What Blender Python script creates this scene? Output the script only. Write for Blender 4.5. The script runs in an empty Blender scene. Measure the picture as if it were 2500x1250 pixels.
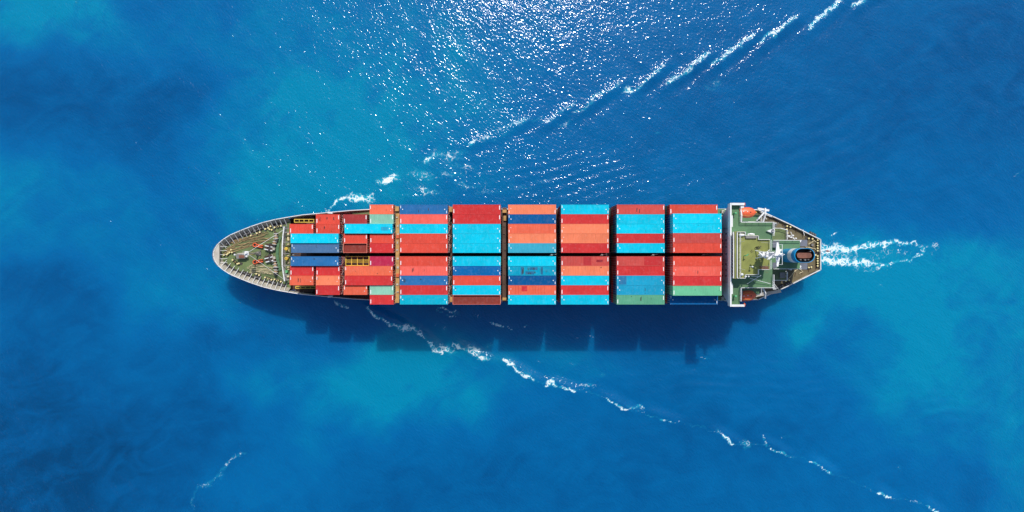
import bpy, math, random
import numpy as np
from mathutils import Vector
R = math.radians
random.seed(7)
S = bpy.context.scene
COL = S.collection

# ------------------------------------------------------------------ camera, sky, sun, exposure
CAMZ = 159.0
FPX = 1341.0                     # focal length in photo pixels (2500 wide)
cam_d = bpy.data.cameras.new("camera")
cam_d.sensor_width = 36.0
cam_d.lens = 36.0 * FPX / 2500.0
cam_d.clip_end = 30000
cam_d.clip_start = 1.0
cam = bpy.data.objects.new("camera", cam_d)
cam.location = (0, 0, CAMZ)
COL.objects.link(cam)
S.camera = cam

sun_dir = Vector((0.155, 0.80, 1.0)).normalized()      # towards the sun
elev = math.asin(sun_dir.z)
azim = math.atan2(sun_dir.x, sun_dir.y)                # clockwise from +Y
W = bpy.data.worlds.new("World")
S.world = W
W.use_nodes = True
wn = W.node_tree.nodes
sky = wn.new("ShaderNodeTexSky")
sky.sky_type = 'NISHITA'
sky.sun_disc = False
sky.sun_elevation = elev
sky.sun_rotation = azim
wn["Background"].inputs[1].default_value = 0.14
W.node_tree.links.new(sky.outputs[0], wn["Background"].inputs[0])
sd = bpy.data.lights.new("sun", 'SUN')
sd.energy = 3.8
sd.angle = R(0.5)
sd.color = (1.0, 0.96, 0.90)
sun = bpy.data.objects.new("sun", sd)
sun.rotation_euler = sun_dir.to_track_quat('Z', 'Y').to_euler()
sun.location = (0, 0, 120)
COL.objects.link(sun)
S.view_settings.view_transform = 'Standard'
S.view_settings.look = 'None'
S.view_settings.exposure = 0.0
S.view_settings.gamma = 1.0

# ------------------------------------------------------------------ helpers
def srgb(r, g, b, k=1.0):
    def c(u):
        u /= 255.0
        return (u / 12.92 if u <= 0.04045 else ((u + 0.055) / 1.055) ** 2.4) * k
    return (c(r), c(g), c(b), 1.0)

def P(px, py, z):
    """place of a photo pixel on the level z"""
    s = (CAMZ - z) / FPX
    return Vector(((px - 1250) * s, (625 - py) * s, z))

def tag(o, label=None, cat=None, group=None, kind=None):
    if label: o["label"] = label
    if cat: o["category"] = cat
    if group: o["group"] = group
    if kind: o["kind"] = kind
    return o

def empty(name, loc=(0, 0, 0), rz=0.0, parent=None):
    o = bpy.data.objects.new(name, None)
    o.location = loc
    o.rotation_euler = (0, 0, rz)
    o.empty_display_size = 0.5
    COL.objects.link(o)
    o.parent = parent
    return o

def copy_tree(o, parent=None):
    c = o.copy()
    COL.objects.link(c)
    c.parent = parent
    for ch in list(o.children):
        copy_tree(ch, c)
    return c

class MB:
    def __init__(s):
        s.v = []; s.f = []
    def add(s, vs, fs):
        n = len(s.v)
        s.v += [tuple(v) for v in vs]
        s.f += [tuple(i + n for i in f) for f in fs]
        return s
    def box(s, x0, x1, y0, y1, z0, z1):
        vs = [(x0,y0,z0),(x1,y0,z0),(x1,y1,z0),(x0,y1,z0),(x0,y0,z1),(x1,y0,z1),(x1,y1,z1),(x0,y1,z1)]
        return s.add(vs, [(0,3,2,1),(4,5,6,7),(0,1,5,4),(1,2,6,5),(2,3,7,6),(3,0,4,7)])
    def cbox(s, x, y, z, w, d, h, a=0.0):
        ca, sa = math.cos(a), math.sin(a)
        vs = []
        for dz in (0, h):
            for dx, dy in ((-w/2,-d/2),(w/2,-d/2),(w/2,d/2),(-w/2,d/2)):
                vs.append((x+dx*ca-dy*sa, y+dx*sa+dy*ca, z+dz))
        return s.add(vs, [(0,3,2,1),(4,5,6,7),(0,1,5,4),(1,2,6,5),(2,3,7,6),(3,0,4,7)])
    def bar(s, p, q, w, h=None):
        h = h or w
        p = Vector(p); q = Vector(q)
        d = q - p
        if d.length < 1e-5: return s
        d.normalize()
        up = Vector((0,0,1)) if abs(d.z) < 0.95 else Vector((1,0,0))
        a = d.cross(up).normalized() * (w/2)
        b = a.cross(d).normalized() * (h/2)
        vs = [p-a-b, p+a-b, p+a+b, p-a+b, q-a-b, q+a-b, q+a+b, q-a+b]
        return s.add(vs, [(0,1,2,3),(7,6,5,4),(1,0,4,5),(2,1,5,6),(3,2,6,7),(0,3,7,4)])
    def cyl(s, p, q, r, r2=None, n=12, cap=True):
        r2 = r if r2 is None else r2
        p = Vector(p); q = Vector(q)
        d = (q-p).normalized()
        up = Vector((0,0,1)) if abs(d.z) < 0.95 else Vector((1,0,0))
        a = d.cross(up).normalized(); b = a.cross(d).normalized()
        vs = []
        for c, rr in ((p, r), (q, r2)):
            for i in range(n):
                t = 2*math.pi*i/n
                vs.append(c + a*math.cos(t)*rr + b*math.sin(t)*rr)
        fs = [(i, (i+1) % n, n+(i+1) % n, n+i) for i in range(n)]
        if cap:
            fs += [tuple(reversed(range(n))), tuple(range(n, 2*n))]
        return s.add(vs, fs)
    def tube(s, pts, r, n=6):
        pts = [Vector(p) for p in pts]
        vs = []; m = len(pts)
        for i, p in enumerate(pts):
            d = (pts[min(i+1, m-1)] - pts[max(i-1, 0)])
            d = d.normalized() if d.length > 1e-6 else Vector((1,0,0))
            up = Vector((0,0,1)) if abs(d.z) < 0.9 else Vector((1,0,0))
            a = d.cross(up).normalized(); b = a.cross(d)
            for k in range(n):
                t = 2*math.pi*k/n
                vs.append(p + (a*math.cos(t) + b*math.sin(t))*r)
        fs = []
        for i in range(m-1):
            for k in range(n):
                fs.append((i*n+k, i*n+(k+1) % n, (i+1)*n+(k+1) % n, (i+1)*n+k))
        fs += [tuple(reversed(range(n))), tuple(range((m-1)*n, m*n))]
        return s.add(vs, fs)
    def prism(s, pts, z0, z1):
        n = len(pts)
        vs = [(p[0], p[1], z0) for p in pts] + [(p[0], p[1], z1) for p in pts]
        fs = [(i, (i+1) % n, n+(i+1) % n, n+i) for i in range(n)]
        return s.add(vs, fs + [tuple(reversed(range(n))), tuple(range(n, 2*n))])
    def ell(s, c, rx, ry, rz, nu=14, nv=8, half=False):
        vs = []; fs = []
        for j in range(nv+1):
            ph = (math.pi/2)*(j/nv) if half else math.pi*(j/nv) - math.pi/2
            for i in range(nu):
                t = 2*math.pi*i/nu
                vs.append((c[0]+rx*math.cos(ph)*math.cos(t), c[1]+ry*math.cos(ph)*math.sin(t), c[2]+rz*math.sin(ph)))
        for j in range(nv):
            for i in range(nu):
                fs.append((j*nu+i, j*nu+(i+1) % nu, (j+1)*nu+(i+1) % nu, (j+1)*nu+i))
        return s.add(vs, fs)
    def torus(s, c, Rr, r, n=20, m=8, axis='z'):
        vs = []; fs = []
        for i in range(n):
            t = 2*math.pi*i/n
            for k in range(m):
                u = 2*math.pi*k/m
                x = (Rr + r*math.cos(u))*math.cos(t); y = (Rr + r*math.cos(u))*math.sin(t); z = r*math.sin(u)
                if axis == 'x': x, y, z = z, x, y
                vs.append((c[0]+x, c[1]+y, c[2]+z))
        for i in range(n):
            for k in range(m):
                fs.append((i*m+k, ((i+1) % n)*m+k, ((i+1) % n)*m+(k+1) % m, i*m+(k+1) % m))
        return s.add(vs, fs)
    def mesh(s, name, mat, smooth=False):
        me = bpy.data.meshes.new(name)
        me.from_pydata(s.v, [], s.f)
        if smooth:
            me.polygons.foreach_set("use_smooth", [True]*len(me.polygons))
        me.materials.append(mat)
        me.update()
        return me
    def build(s, name, mat, parent=None, smooth=False):
        o = bpy.data.objects.new(name, s.mesh(name, mat, smooth))
        COL.objects.link(o)
        o.parent = parent
        return o

# ------------------------------------------------------------------ materials
def newmat(name):
    m = bpy.data.materials.new(name)
    m.use_nodes = True
    return m, m.node_tree.nodes, m.node_tree.links, m.node_tree.nodes["Principled BSDF"]

def mth(N, L, op, a, b=None, c=None, clamp=False):
    n = N.new("ShaderNodeMath"); n.operation = op; n.use_clamp = clamp
    for i, x in enumerate((a, b, c)):
        if x is None: continue
        if isinstance(x, (int, float)): n.inputs[i].default_value = x
        else: L.new(x, n.inputs[i])
    return n.outputs[0]

def mixc(N, L, fac, a, b, mode='MIX'):
    n = N.new("ShaderNodeMix"); n.data_type = 'RGBA'; n.blend_type = mode
    for i, x in ((0, fac), (6, a), (7, b)):
        if isinstance(x, (int, float)): n.inputs[i].default_value = x
        elif isinstance(x, tuple): n.inputs[i].default_value = x
        else: L.new(x, n.inputs[i])
    return n.outputs[2]

def sstep(N, L, x, lo, hi):
    n = N.new("ShaderNodeMapRange"); n.interpolation_type = 'SMOOTHSTEP'
    L.new(x, n.inputs[0]); n.inputs[1].default_value = lo; n.inputs[2].default_value = hi
    return n.outputs[0]

def noise(N, L, vec, scale, detail=3, rough=0.55, dist=0.0):
    n = N.new("ShaderNodeTexNoise")
    n.inputs["Scale"].default_value = scale; n.inputs["Detail"].default_value = detail
    n.inputs["Roughness"].default_value = rough; n.inputs["Distortion"].default_value = dist
    L.new(vec, n.inputs["Vector"])
    return n.outputs[0]

def mapping(N, L, vec, loc=(0,0,0), rot=(0,0,0), sc=(1,1,1)):
    n = N.new("ShaderNodeMapping")
    n.vector_type = 'TEXTURE'       # rotate first, then stretch
    n.inputs[1].default_value = loc; n.inputs[2].default_value = rot; n.inputs[3].default_value = tuple(1/c for c in sc)
    L.new(vec, n.inputs[0])
    return n.outputs[0]

def paint(name, col, rough=0.55, dirt=(0.25, 0.14, 0.07, 1), amt=0.35, scale=0.9, metal=0.0, var=0.18):
    """painted or weathered steel: broad tone drift plus irregular stains"""
    m, N, L, B = newmat(name)
    tc = N.new("ShaderNodeTexCoord").outputs["Object"]
    n1 = noise(N, L, tc, scale*0.35, 3)
    n2 = noise(N, L, tc, scale*1.7, 5, 0.7)
    dark = tuple(c*(1-var) for c in col[:3]) + (1,)
    lite = tuple(min(1, c*(1+var)) for c in col[:3]) + (1,)
    base = mixc(N, L, sstep(N, L, n1, 0.3, 0.7), dark, lite)
    st = mth(N, L, 'MULTIPLY', sstep(N, L, n2, 0.56, 0.74), amt)
    L.new(mixc(N, L, st, base, dirt), B.inputs["Base Color"])
    B.inputs["Roughness"].default_value = rough
    B.inputs["Metallic"].default_value = metal
    return m

def container_material(name, ribs=0.0, lighten=0.0):
    m, N, L, B = newmat(name)
    oi = N.new("ShaderNodeObjectInfo")
    tcn = N.new("ShaderNodeTexCoord")
    tc = tcn.outputs["Object"]
    off = N.new("ShaderNodeVectorMath"); off.operation = 'ADD'
    comb = N.new("ShaderNodeCombineXYZ")
    rx = mth(N, L, 'MULTIPLY', oi.outputs["Random"], 137.0)
    for i in range(3): L.new(rx, comb.inputs[i])
    L.new(tc, off.inputs[0]); L.new(comb.outputs[0], off.inputs[1])
    v = off.outputs[0]
    big = noise(N, L, v, 0.28, 2)
    mid = noise(N, L, v, 1.4, 4, 0.65)
    streak = noise(N, L, mapping(N, L, v, sc=(2.6, 0.25, 0.25)), 1.6, 4, 0.6)
    speck = noise(N, L, mapping(N, L, v, sc=(1.0, 0.7, 1.0)), 4.5, 3, 0.6)
    gone = noise(N, L, v, 0.33, 3, 0.6)
    c = oi.outputs["Color"]
    k = mth(N, L, 'ADD', mth(N, L, 'MULTIPLY', big, 0.36), 0.80)
    k = mth(N, L, 'ADD', k, mth(N, L, 'MULTIPLY', mth(N, L, 'SUBTRACT', oi.outputs['Random'], 0.5), 0.10))
    k = mth(N, L, 'ADD', k, mth(N, L, 'MULTIPLY', mth(N, L, 'SUBTRACT', streak, 0.5), 0.50))
    hsv = N.new("ShaderNodeHueSaturation")
    L.new(c, hsv.inputs["Color"]); L.new(k, hsv.inputs["Value"])
    base = hsv.outputs[0]
    # chalky fading
    base = mixc(N, L, mth(N, L, 'ADD', mth(N, L, 'MULTIPLY', sstep(N, L, mid, 0.45, 0.8), 0.06), lighten), base, (0.75, 0.72, 0.68, 1))
    # rust and black scuffs, only on the more worn ones
    worn = mth(N, L, 'MULTIPLY', sstep(N, L, speck, 0.67, 0.74), sstep(N, L, gone, 0.47, 0.60))
    base = mixc(N, L, mth(N, L, 'MULTIPLY', worn, 0.75), base, (0.075, 0.035, 0.022, 1))
    L.new(base, B.inputs["Base Color"])
    B.inputs["Roughness"].default_value = 0.65
    B.inputs["Specular IOR Level"].default_value = 0.12
    return m

M = {}
M['cont'] = container_material("container_paint")
M['cont_frame'] = container_material("container_frame_paint", lighten=0.10)
M['white'] = paint("white_paint", (0.72, 0.72, 0.70, 1), amt=0.25, scale=1.2, var=0.08)
M['mark'] = paint("marking_white", (0.80, 0.80, 0.78, 1), amt=0.2, scale=3, var=0.06)
M['wall'] = paint("pale_grey_wall", (0.50, 0.52, 0.56, 1), amt=0.25, scale=0.6, var=0.10)
M['hull'] = paint("hull_blue", (0.015, 0.04, 0.10, 1), amt=0.3, scale=0.3)
M['boot'] = paint("bulwark_grey", (0.46, 0.42, 0.35, 1), amt=0.5, scale=1.1, var=0.15)
M['inner'] = paint("bulwark_inner", (0.36, 0.33, 0.27, 1), dirt=(0.16, 0.08, 0.04, 1), amt=0.6, scale=1.3, var=0.2)
M['green'] = paint("deck_green", (0.125, 0.170, 0.060, 1), dirt=(0.20, 0.12, 0.05, 1), amt=0.7, scale=0.9, var=0.22)
M['green2'] = paint("bridge_deck_green", (0.085, 0.185, 0.085, 1), dirt=(0.14, 0.12, 0.055, 1), amt=0.6, scale=0.7, var=0.16)
M['olive'] = paint("roof_olive", (0.215, 0.230, 0.050, 1), dirt=(0.13, 0.10, 0.035, 1), amt=0.6, scale=0.9, var=0.18)
M['poop'] = paint("poop_deck", (0.125, 0.100, 0.048, 1), dirt=(0.12, 0.05, 0.025, 1), amt=0.7, scale=0.9, var=0.25)
M['brown'] = paint("rusty_brown", (0.085, 0.042, 0.026, 1), dirt=(0.05, 0.025, 0.015, 1), amt=0.7, scale=1.5, var=0.3)
M['ochre'] = paint("ochre_steel", (0.46, 0.25, 0.075, 1), dirt=(0.13, 0.055, 0.025, 1), amt=0.8, scale=1.7, var=0.25)
M['dark'] = paint("dark_steel", (0.045, 0.040, 0.040, 1), amt=0.3, scale=1.5)
M['grey'] = paint("grey_steel", (0.20, 0.19, 0.18, 1), amt=0.45, scale=1.5)
M['slate'] = paint("slate_grey", (0.13, 0.14, 0.17, 1), amt=0.2, scale=1.0)
M['yellow'] = paint("yellow_paint", (0.72, 0.48, 0.06, 1), amt=0.35, scale=2.5)
M['bollard'] = paint("bollard_yellow", (0.78, 0.66, 0.30, 1), amt=0.3, scale=2.5)
M['orange'] = paint("orange_red_paint", (0.66, 0.11, 0.03, 1), amt=0.3, scale=2.5)
M['boat'] = paint("lifeboat_orange", (0.80, 0.13, 0.045, 1), dirt=(0.35, 0.05, 0.02, 1), amt=0.35, scale=1.6, rough=0.4, var=0.1)
M['rope'] = paint("rope_tan", (0.44, 0.30, 0.15, 1), dirt=(0.24, 0.14, 0.06, 1), amt=0.5, scale=5, rough=0.9)
M['rope2'] = paint("rope_pale", (0.66, 0.56, 0.34, 1), dirt=(0.34, 0.24, 0.12, 1), amt=0.5, scale=5, rough=0.9)
M['drum'] = paint("winch_drum_rope", (0.42, 0.27, 0.15, 1), dirt=(0.10, 0.05, 0.03, 1), amt=0.7, scale=5)
M['funnel'] = paint("funnel_blue", (0.0, 0.27, 0.56, 1), amt=0.05, scale=1.0, rough=0.35, var=0.1)
M['soot'] = paint("soot_black", (0.018, 0.016, 0.016, 1), amt=0.3, scale=2)
M['pipe'] = paint("rusty_pipe", (0.20, 0.075, 0.045, 1), dirt=(0.40, 0.20, 0.09, 1), amt=0.6, scale=1.8, var=0.3)
M['red'] = paint("red_cloth", (0.55, 0.02, 0.03, 1), amt=0.1, scale=2, rough=0.9)
M['greenbox'] = paint("green_drum", (0.10, 0.38, 0.16, 1), amt=0.2, scale=2)
M['glass'], N, L, B = newmat("window_glass")
B.inputs["Base Color"].default_value = (0.01, 0.015, 0.02, 1); B.inputs["Roughness"].default_value = 0.08

# ------------------------------------------------------------------ water: one sheet to the horizon, with real wake ridges
def build_water():
    dx = 0.42
    def axis(half):
        inner = np.arange(-half, half + dx/2, dx)
        out = []; x = half; st = dx
        while x < 9000:
            st *= 1.22; x += st; out.append(x)
        out = np.array(out)
        return np.concatenate((-out[::-1], inner, out))
    xs = axis(160.0); ys = axis(86.0)
    nx, ny = len(xs), len(ys)
    X, Y = np.meshgrid(xs, ys)
    s0 = CAMZ / FPX
    U = X / s0 + 1250.0            # photo pixel coordinates used as map coordinates of the sea
    V = 625.0 - Y / s0
    rs = np.random.RandomState(5)
    def vn(wl):
        """smooth value noise, wl in map units, range about -1..1"""
        g = rs.rand(256, 256)*2 - 1
        a = (U/wl) % 256; b = (V/wl) % 256
        i = np.floor(a).astype(int); j = np.floor(b).astype(int)
        fa = a-i; fb_ = b-j; fa = fa*fa*(3-2*fa); fb_ = fb_*fb_*(3-2*fb_)
        i %= 256; j %= 256; i2 = (i+1) % 256; j2 = (j+1) % 256
        return (g[j,i]*(1-fa)+g[j,i2]*fa)*(1-fb_) + (g[j2,i]*(1-fa)+g[j2,i2]*fa)*fb_
    U0, V0 = U, V
    wu, wv = 7*vn(26)+4*vn(10)+1.5*vn(5), 6*vn(26)+4*vn(10)+1.5*vn(5)
    cu, cv = 60*vn(170)+26*vn(62)+10*vn(25), 50*vn(170)+22*vn(62)+9*vn(25)
    U, V = U0 + wu, V0 + wv
    foam_glint = np.zeros_like(X); chop = np.zeros_like(X); turb_shade = np.zeros_like(X); H = np.zeros_like(X)
    def seg_d(a, b):
        ax, ay = a; bx, by = b
        dx_, dy_ = bx-ax, by-ay
        l2 = dx_*dx_+dy_*dy_ + 1e-9
        t = np.clip(((U-ax)*dx_+(V-ay)*dy_)/l2, 0, 1)
        return np.hypot(U-(ax+t*dx_), V-(ay+t*dy_)), t
    def stroke(pts, w, amp, w2=None, amp2=None):
        n = len(pts)-1
        best = np.zeros_like(X)
        for i in range(n):
            d, t = seg_d(pts[i], pts[i+1])
            f = (i + t)/n
            ww = w if w2 is None else w + (w2-w)*f
            aa = amp if amp2 is None else amp + (amp2-amp)*f
            best = np.maximum(best, aa*np.exp(-(d/ww)**2))
        return best
    def blob(cx, cy, rx, ry, rot, amp):
        c, s = math.cos(R(rot)), math.sin(R(rot))
        a = ((U-cx)*c + (V-cy)*s)/rx; b = (-(U-cx)*s + (V-cy)*c)/ry
        return amp*np.exp(-(a*a+b*b))
    # --- foam: port-side bow wave (towards the top of the photo)
    F = []
    F.append(stroke([(800,512),(822,492),(842,482)], 5, 0.8))
    for b in [(880,482,34,12,8,1.0),(862,476,26,9,-15,.7),(945,440,30,12,-14,1.15),(928,446,14,7,-20,.7),(1044,390,17,9,-28,1.0),(1066,380,28,14,-10,.62),
              (1100,385,42,12,-4,.48),(1120,374,40,10,-6,.42),(1150,346,14,6,-22,1.0),(1192,343,26,8,0,.55),(1235,330,20,7,-20,.4),(1270,298,24,10,-25,.6),
              (1310,290,26,9,-20,.38),(1536,224,17,9,-5,.85),(1030,428,46,15,12,.50),(1100,425,44,12,5,.45),(1045,466,52,12,8,.50),(1140,452,60,10,8,.42),
              (1005,470,30,8,0,.3),(1380,300,26,8,-10,.4),(1120,405,60,14,14,.40),(1745,200,22,14,60,.36),(1735,215,22,10,10,.36),(1850,160,10,8,0,.3),
              (1605,325,14,6,0,.45),(2030,222,10,5,0,.4),(960,462,30,8,-5,.35),(1220,312,26,10,-25,.30),(1190,470,60,7,-6,.36),(1285,460,50,6,-8,.34),
              (1330,440,40,6,-6,.32)]:
        F.append(blob(*b))
    # --- crest glitter of the diverging waves, painted as white foam strokes
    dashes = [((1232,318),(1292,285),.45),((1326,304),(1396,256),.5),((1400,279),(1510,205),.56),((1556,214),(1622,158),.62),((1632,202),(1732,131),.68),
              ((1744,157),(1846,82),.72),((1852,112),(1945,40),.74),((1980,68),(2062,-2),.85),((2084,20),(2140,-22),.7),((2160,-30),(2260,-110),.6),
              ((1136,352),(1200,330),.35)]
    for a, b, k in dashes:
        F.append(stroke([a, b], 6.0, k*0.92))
    # --- foam: starboard side (towards the bottom of the photo)
    F.append(stroke([(816,733),(830,742),(846,752)], 6, .72))
    F.append(blob(836, 742, 16, 7, 40, .55))
    F.append(stroke([(902,752),(914,766),(920,778),(936,790),(952,796),(972,792),(1000,796),(1014,806)], 4.2, .95))
    F.append(blob(990, 797, 26, 9, 8, .85))
    F.append(blob(1018, 808, 16, 12, 0, .55))
    F.append(stroke([(1018,812),(1034,828),(1046,840)], 2.6, 1.0))
    F.append(stroke([(1048,838),(1062,850),(1078,860)], 6.5, 1.35))
    F.append(blob(1092, 850, 22, 8, 20, .95))
    F.append(blob(1080, 838, 22, 6, 20, .5))
    F.append(stroke([(1110,842),(1140,856),(1168,868)], 6.5, .72))
    F.append(blob(1158, 856, 20, 13, 30, .95))
    F.append(blob(1182, 877, 15, 6, 5, 1.15))
    F.append(blob(1195, 845, 12, 16, 20, .42))
    F.append(blob(1085, 808, 6, 12, 0, .42))
    F.append(blob(1062, 795, 6, 6, 0, .35))
    F.append(stroke([(1060,752),(1074,762)], 2.6, .75))
    F.append(stroke([(1068,746),(1084,752),(1102,759),(1112,757)], 2.4, .9))
    F.append(stroke([(1080,767),(1100,772),(1114,774)], 2.4, .85))
    F.append(blob(1112, 764, 22, 8, 10, .42))
    F.append(blob(1165, 768, 16, 8, 10, .3))
    F.append(stroke([(1200,789),(1215,796),(1226,797)], 3.2, .9))
    F.append(stroke([(1236,797),(1250,799)], 2.6, .75))
    F.append(stroke([(1272,798),(1280,796)], 2.6, .75))
    F.append(stroke([(1226,878),(1250,892),(1272,908),(1300,926)], 4.6, .95))
    F.append(blob(1242, 880, 26, 7, 15, .45))
    F.append(blob(1288, 914, 20, 9, 15, .5))
    F.append(stroke([(1330,938),(1350,925),(1362,935)], 5.5, .85))
    F.append(stroke([(1370,941),(1390,950),(1402,954)], 4.0, 1.0))
    F.append(blob(1436, 938, 30, 7, 5, .55))
    F.append(blob(1400, 885, 22, 7, -5, .32)); F.append(blob(1318, 885, 18, 7, 0, .3)); F.append(blob(1470, 915, 14, 8, 0, .40)); F.append(blob(1430,895,10,6,0,.3))
    F.append(stroke([(1480,972),(1492,981)], 3.2, 1.1))
    F.append(stroke([(1496,984),(1516,998),(1530,1001)], 3.6, .85))
    F.append(blob(1548, 992, 20, 7, 8, .6)); F.append(stroke([(1555,988),(1566,992)], 2.6, .7))
    F.append(stroke([(1588,1008),(1600,1014)], 3, .6)); F.append(stroke([(1615,1022),(1638,1028)], 4, .9))
    F.append(stroke([(1742,1046),(1756,1058)], 4.5, .55)); F.append(stroke([(1758,1066),(1772,1072),(1790,1084)], 3.8, 1.0))
    F.append(blob(1820, 1086, 15, 11, 20, .58)); F.append(blob(1818, 1095, 9, 5, 0, .5))
    F.append(stroke([(1864,1068),(1872,1088)], 3.5, .6)); F.append(stroke([(1884,1098),(1912,1106)], 5, .75)); F.append(blob(1920, 1068, 30, 7, -5, .32))
    F.append(stroke([(1985,1128),(2004,1140),(2024,1152)], 2.8, 1.0))
    F.append(stroke([(2144,1202),(2160,1210),(2176,1216)], 4.6, 1.0)); F.append(blob(2196,1145,10,10,0,.32))
    F.append(stroke([(2264,1234),(2276,1242),(2292,1252)], 4, .9)); F.append(stroke([(2350,1270),(2400,1300)], 4, .8))
    F.append(stroke([(596,1107),(566,1112),(556,1128),(546,1146),(520,1172),(500,1182)], 6, .44))
    F.append(blob(506, 1184, 26, 13, -25, .47)); F.append(stroke([(480,1190),(470,1215),(474,1245)], 6, .38))
    F.append(blob(1720, 898, 60, 3, 2, .3)); F.append(stroke([(1708,872),(1735,874)], 2.2, .55))
    F.append(stroke([(1410,825),(1450,826)], 2, .45))
    # --- propeller wash behind the stern
    F.append(stroke([(1995,610),(2030,606),(2060,612),(2100,604),(2140,596),(2180,592),(2230,594)], 15, 1.15, 6, .74))
    F.append(stroke([(2228,592),(2246,600),(2256,606),(2258,614),(2240,626),(2224,634)], 3.4, .72))
    F.append(stroke([(2256,600),(2290,606)], 7, .45))
    F.append(stroke([(1995,634),(2030,638),(2060,642),(2100,640),(2130,644),(2160,648),(2190,640),(2222,636)], 13, .95, 4, .68))
    F.append(blob(2060, 648, 48, 9, 6, .66)); F.append(blob(2018, 606, 24, 15, 0, .75)); F.append(stroke([(2050,610),(2066,618),(2064,630)], 4, .75))
    F.append(stroke([(2150,632),(2130,634)], 3, .6)); F.append(stroke([(2185,600),(2195,612),(2202,626)], 4, .42))
    F.append(blob(2130, 656, 60, 7, -4, .46)); F.append(blob(2320, 600, 50, 8, 0, .28)); F.append(stroke([(2024,574),(2040,570)], 3, .7))
    F.append(blob(2092,577,14,4,-5,.38)); F.append(blob(2140,700,9,3,10,.5)); F.append(blob(2110,690,14,4,10,.35)); F.append(blob(2100,552,22,5,-20,.3))
    F.append(stroke([(2480,425),(2560,390)], 6, .34))  # not wash: a faint glint on the sea painted as foam
    F.append(stroke([(1046,840),(1110,848),(1168,868),(1226,880),(1300,926),(1372,942),(1440,955),(1484,974),(1530,1001),(1590,1010),(1640,1028),(1700,1040),(1760,1062),(1800,1088),(1870,1085),(1915,1108),(1985,1128),(2030,1155),(2140,1200),(2180,1218),(2262,1232),(2300,1256)], 3.2, .38))
    F.append(blob(2120, 622, 150, 32, 0, .36)); F.append(blob(2045, 622, 60, 34, 0, .5)); F.append(blob(2230, 612, 120, 30, -4, .26))
    foam_glint = np.maximum.reduce(F)
    U, V = U0, V0
    # --- ridges of the diverging waves: crest with a trough beyond it
    amp_tot = np.zeros_like(X)
    for a, b, k in dashes:
        d, t = seg_d(a, b)
        ex, ey = b[0]-a[0], b[1]-a[1]; ln = math.hypot(ex, ey)
        mid = ((a[0]+b[0])/2, (a[1]+b[1])/2)
        along = ((U-mid[0])*ex + (V-mid[1])*ey)/ln
        across = (-(U-mid[0])*ey + (V-mid[1])*ex)/ln      # + is below the line in the photo
        env = np.exp(-(along/(ln*0.66))**4)
        prof = np.exp(-((across-6)/11.0)**2) - 0.55*np.exp(-((across-25)/11.0)**2)
        H += 0.30*min(1, k*1.3)*env*prof
        chop = np.maximum(chop, env*np.exp(-(across/14.0)**2))
        turb_shade += -0.14*env*np.exp(-((across-24)/13.0)**2)  # shade of the trough painted into the water colour
    lows = [((905,757),(1000,806)),((1030,820),(1080,862)),((1130,850),(1190,880)),((1240,888),(1310,930)),((1350,935),(1405,955)),((1480,972),(1545,1005)),
            ((1590,1008),(1645,1030)),((1750,1055),(1800,1085)),((1865,1080),(1915,1108)),((1985,1128),(2030,1155)),((2140,1200),(2180,1218)),((2262,1232),(2300,1255))]
    for a, b in lows:
        ex, ey = b[0]-a[0], b[1]-a[1]; ln = math.hypot(ex, ey)
        mid = ((a[0]+b[0])/2, (a[1]+b[1])/2)
        along = ((U-mid[0])*ex + (V-mid[1])*ey)/ln
        across = (-(U-mid[0])*ey + (V-mid[1])*ex)/ln
        env = np.exp(-(along/(ln*0.75))**4)
        H += 0.45*env*(np.exp(-((across+2)/11.0)**2) - 0.8*np.exp(-((across+24)/12.0)**2))
    # --- swell and short ripples alongside
    H += 0.06*np.sin((X*0.60+Y*0.80)*2*math.pi/11.0 + 0.8*np.sin(X/17.0) + 2.6*vn(150))*(0.6+0.6*vn(90)) + 0.035*np.sin((X*0.75+Y*0.66)*2*math.pi/6.3 + np.sin(Y/9.0+X/23.0) + 2.4*vn(90))*(0.6+0.6*vn(60))
    m1 = blob(1420, 440, 260, 70, 0, 1.0)
    H += m1*0.055*np.sin((X*-0.26+Y*0.97)*2*math.pi/2.9 + 1.3*np.sin(X/7.0) + 0.9*np.sin(Y/4.0))
    m2 = blob(1820, 930, 240, 75, 3, 1.0) + blob(2330, 1000, 150, 60, 5, .7)
    H += m2*0.14*np.sin((X*-0.08+Y*1.0)*2*math.pi/3.4 + 1.5*np.sin(X/11.0) + 1.1*np.sin(Y/6.0) + 2.2*vn(60))*(0.6+0.5*vn(35))
    turb_shade += m2*0.04*np.sin((X*-0.08+Y*1.0)*2*math.pi/3.4 + 1.5*np.sin(X/11.0) + 0.6*np.sin(Y/6.0) + 1.2)  # light and dark bands of these ripples painted into the water colour
    chop += m1*0.5
    m3 = blob(1950, 400, 420, 170, -20, 1.0)
    H += m3*0.07*np.sin((X*-0.45+Y*0.9)*2*math.pi/4.2 + 1.6*np.sin(X/13.0) + 1.1*np.sin(Y/8.0+X/29.0) + 2.0*vn(80))*(0.6+0.5*vn(50))
    U, V = U0 + cu, V0 + cv
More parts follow.
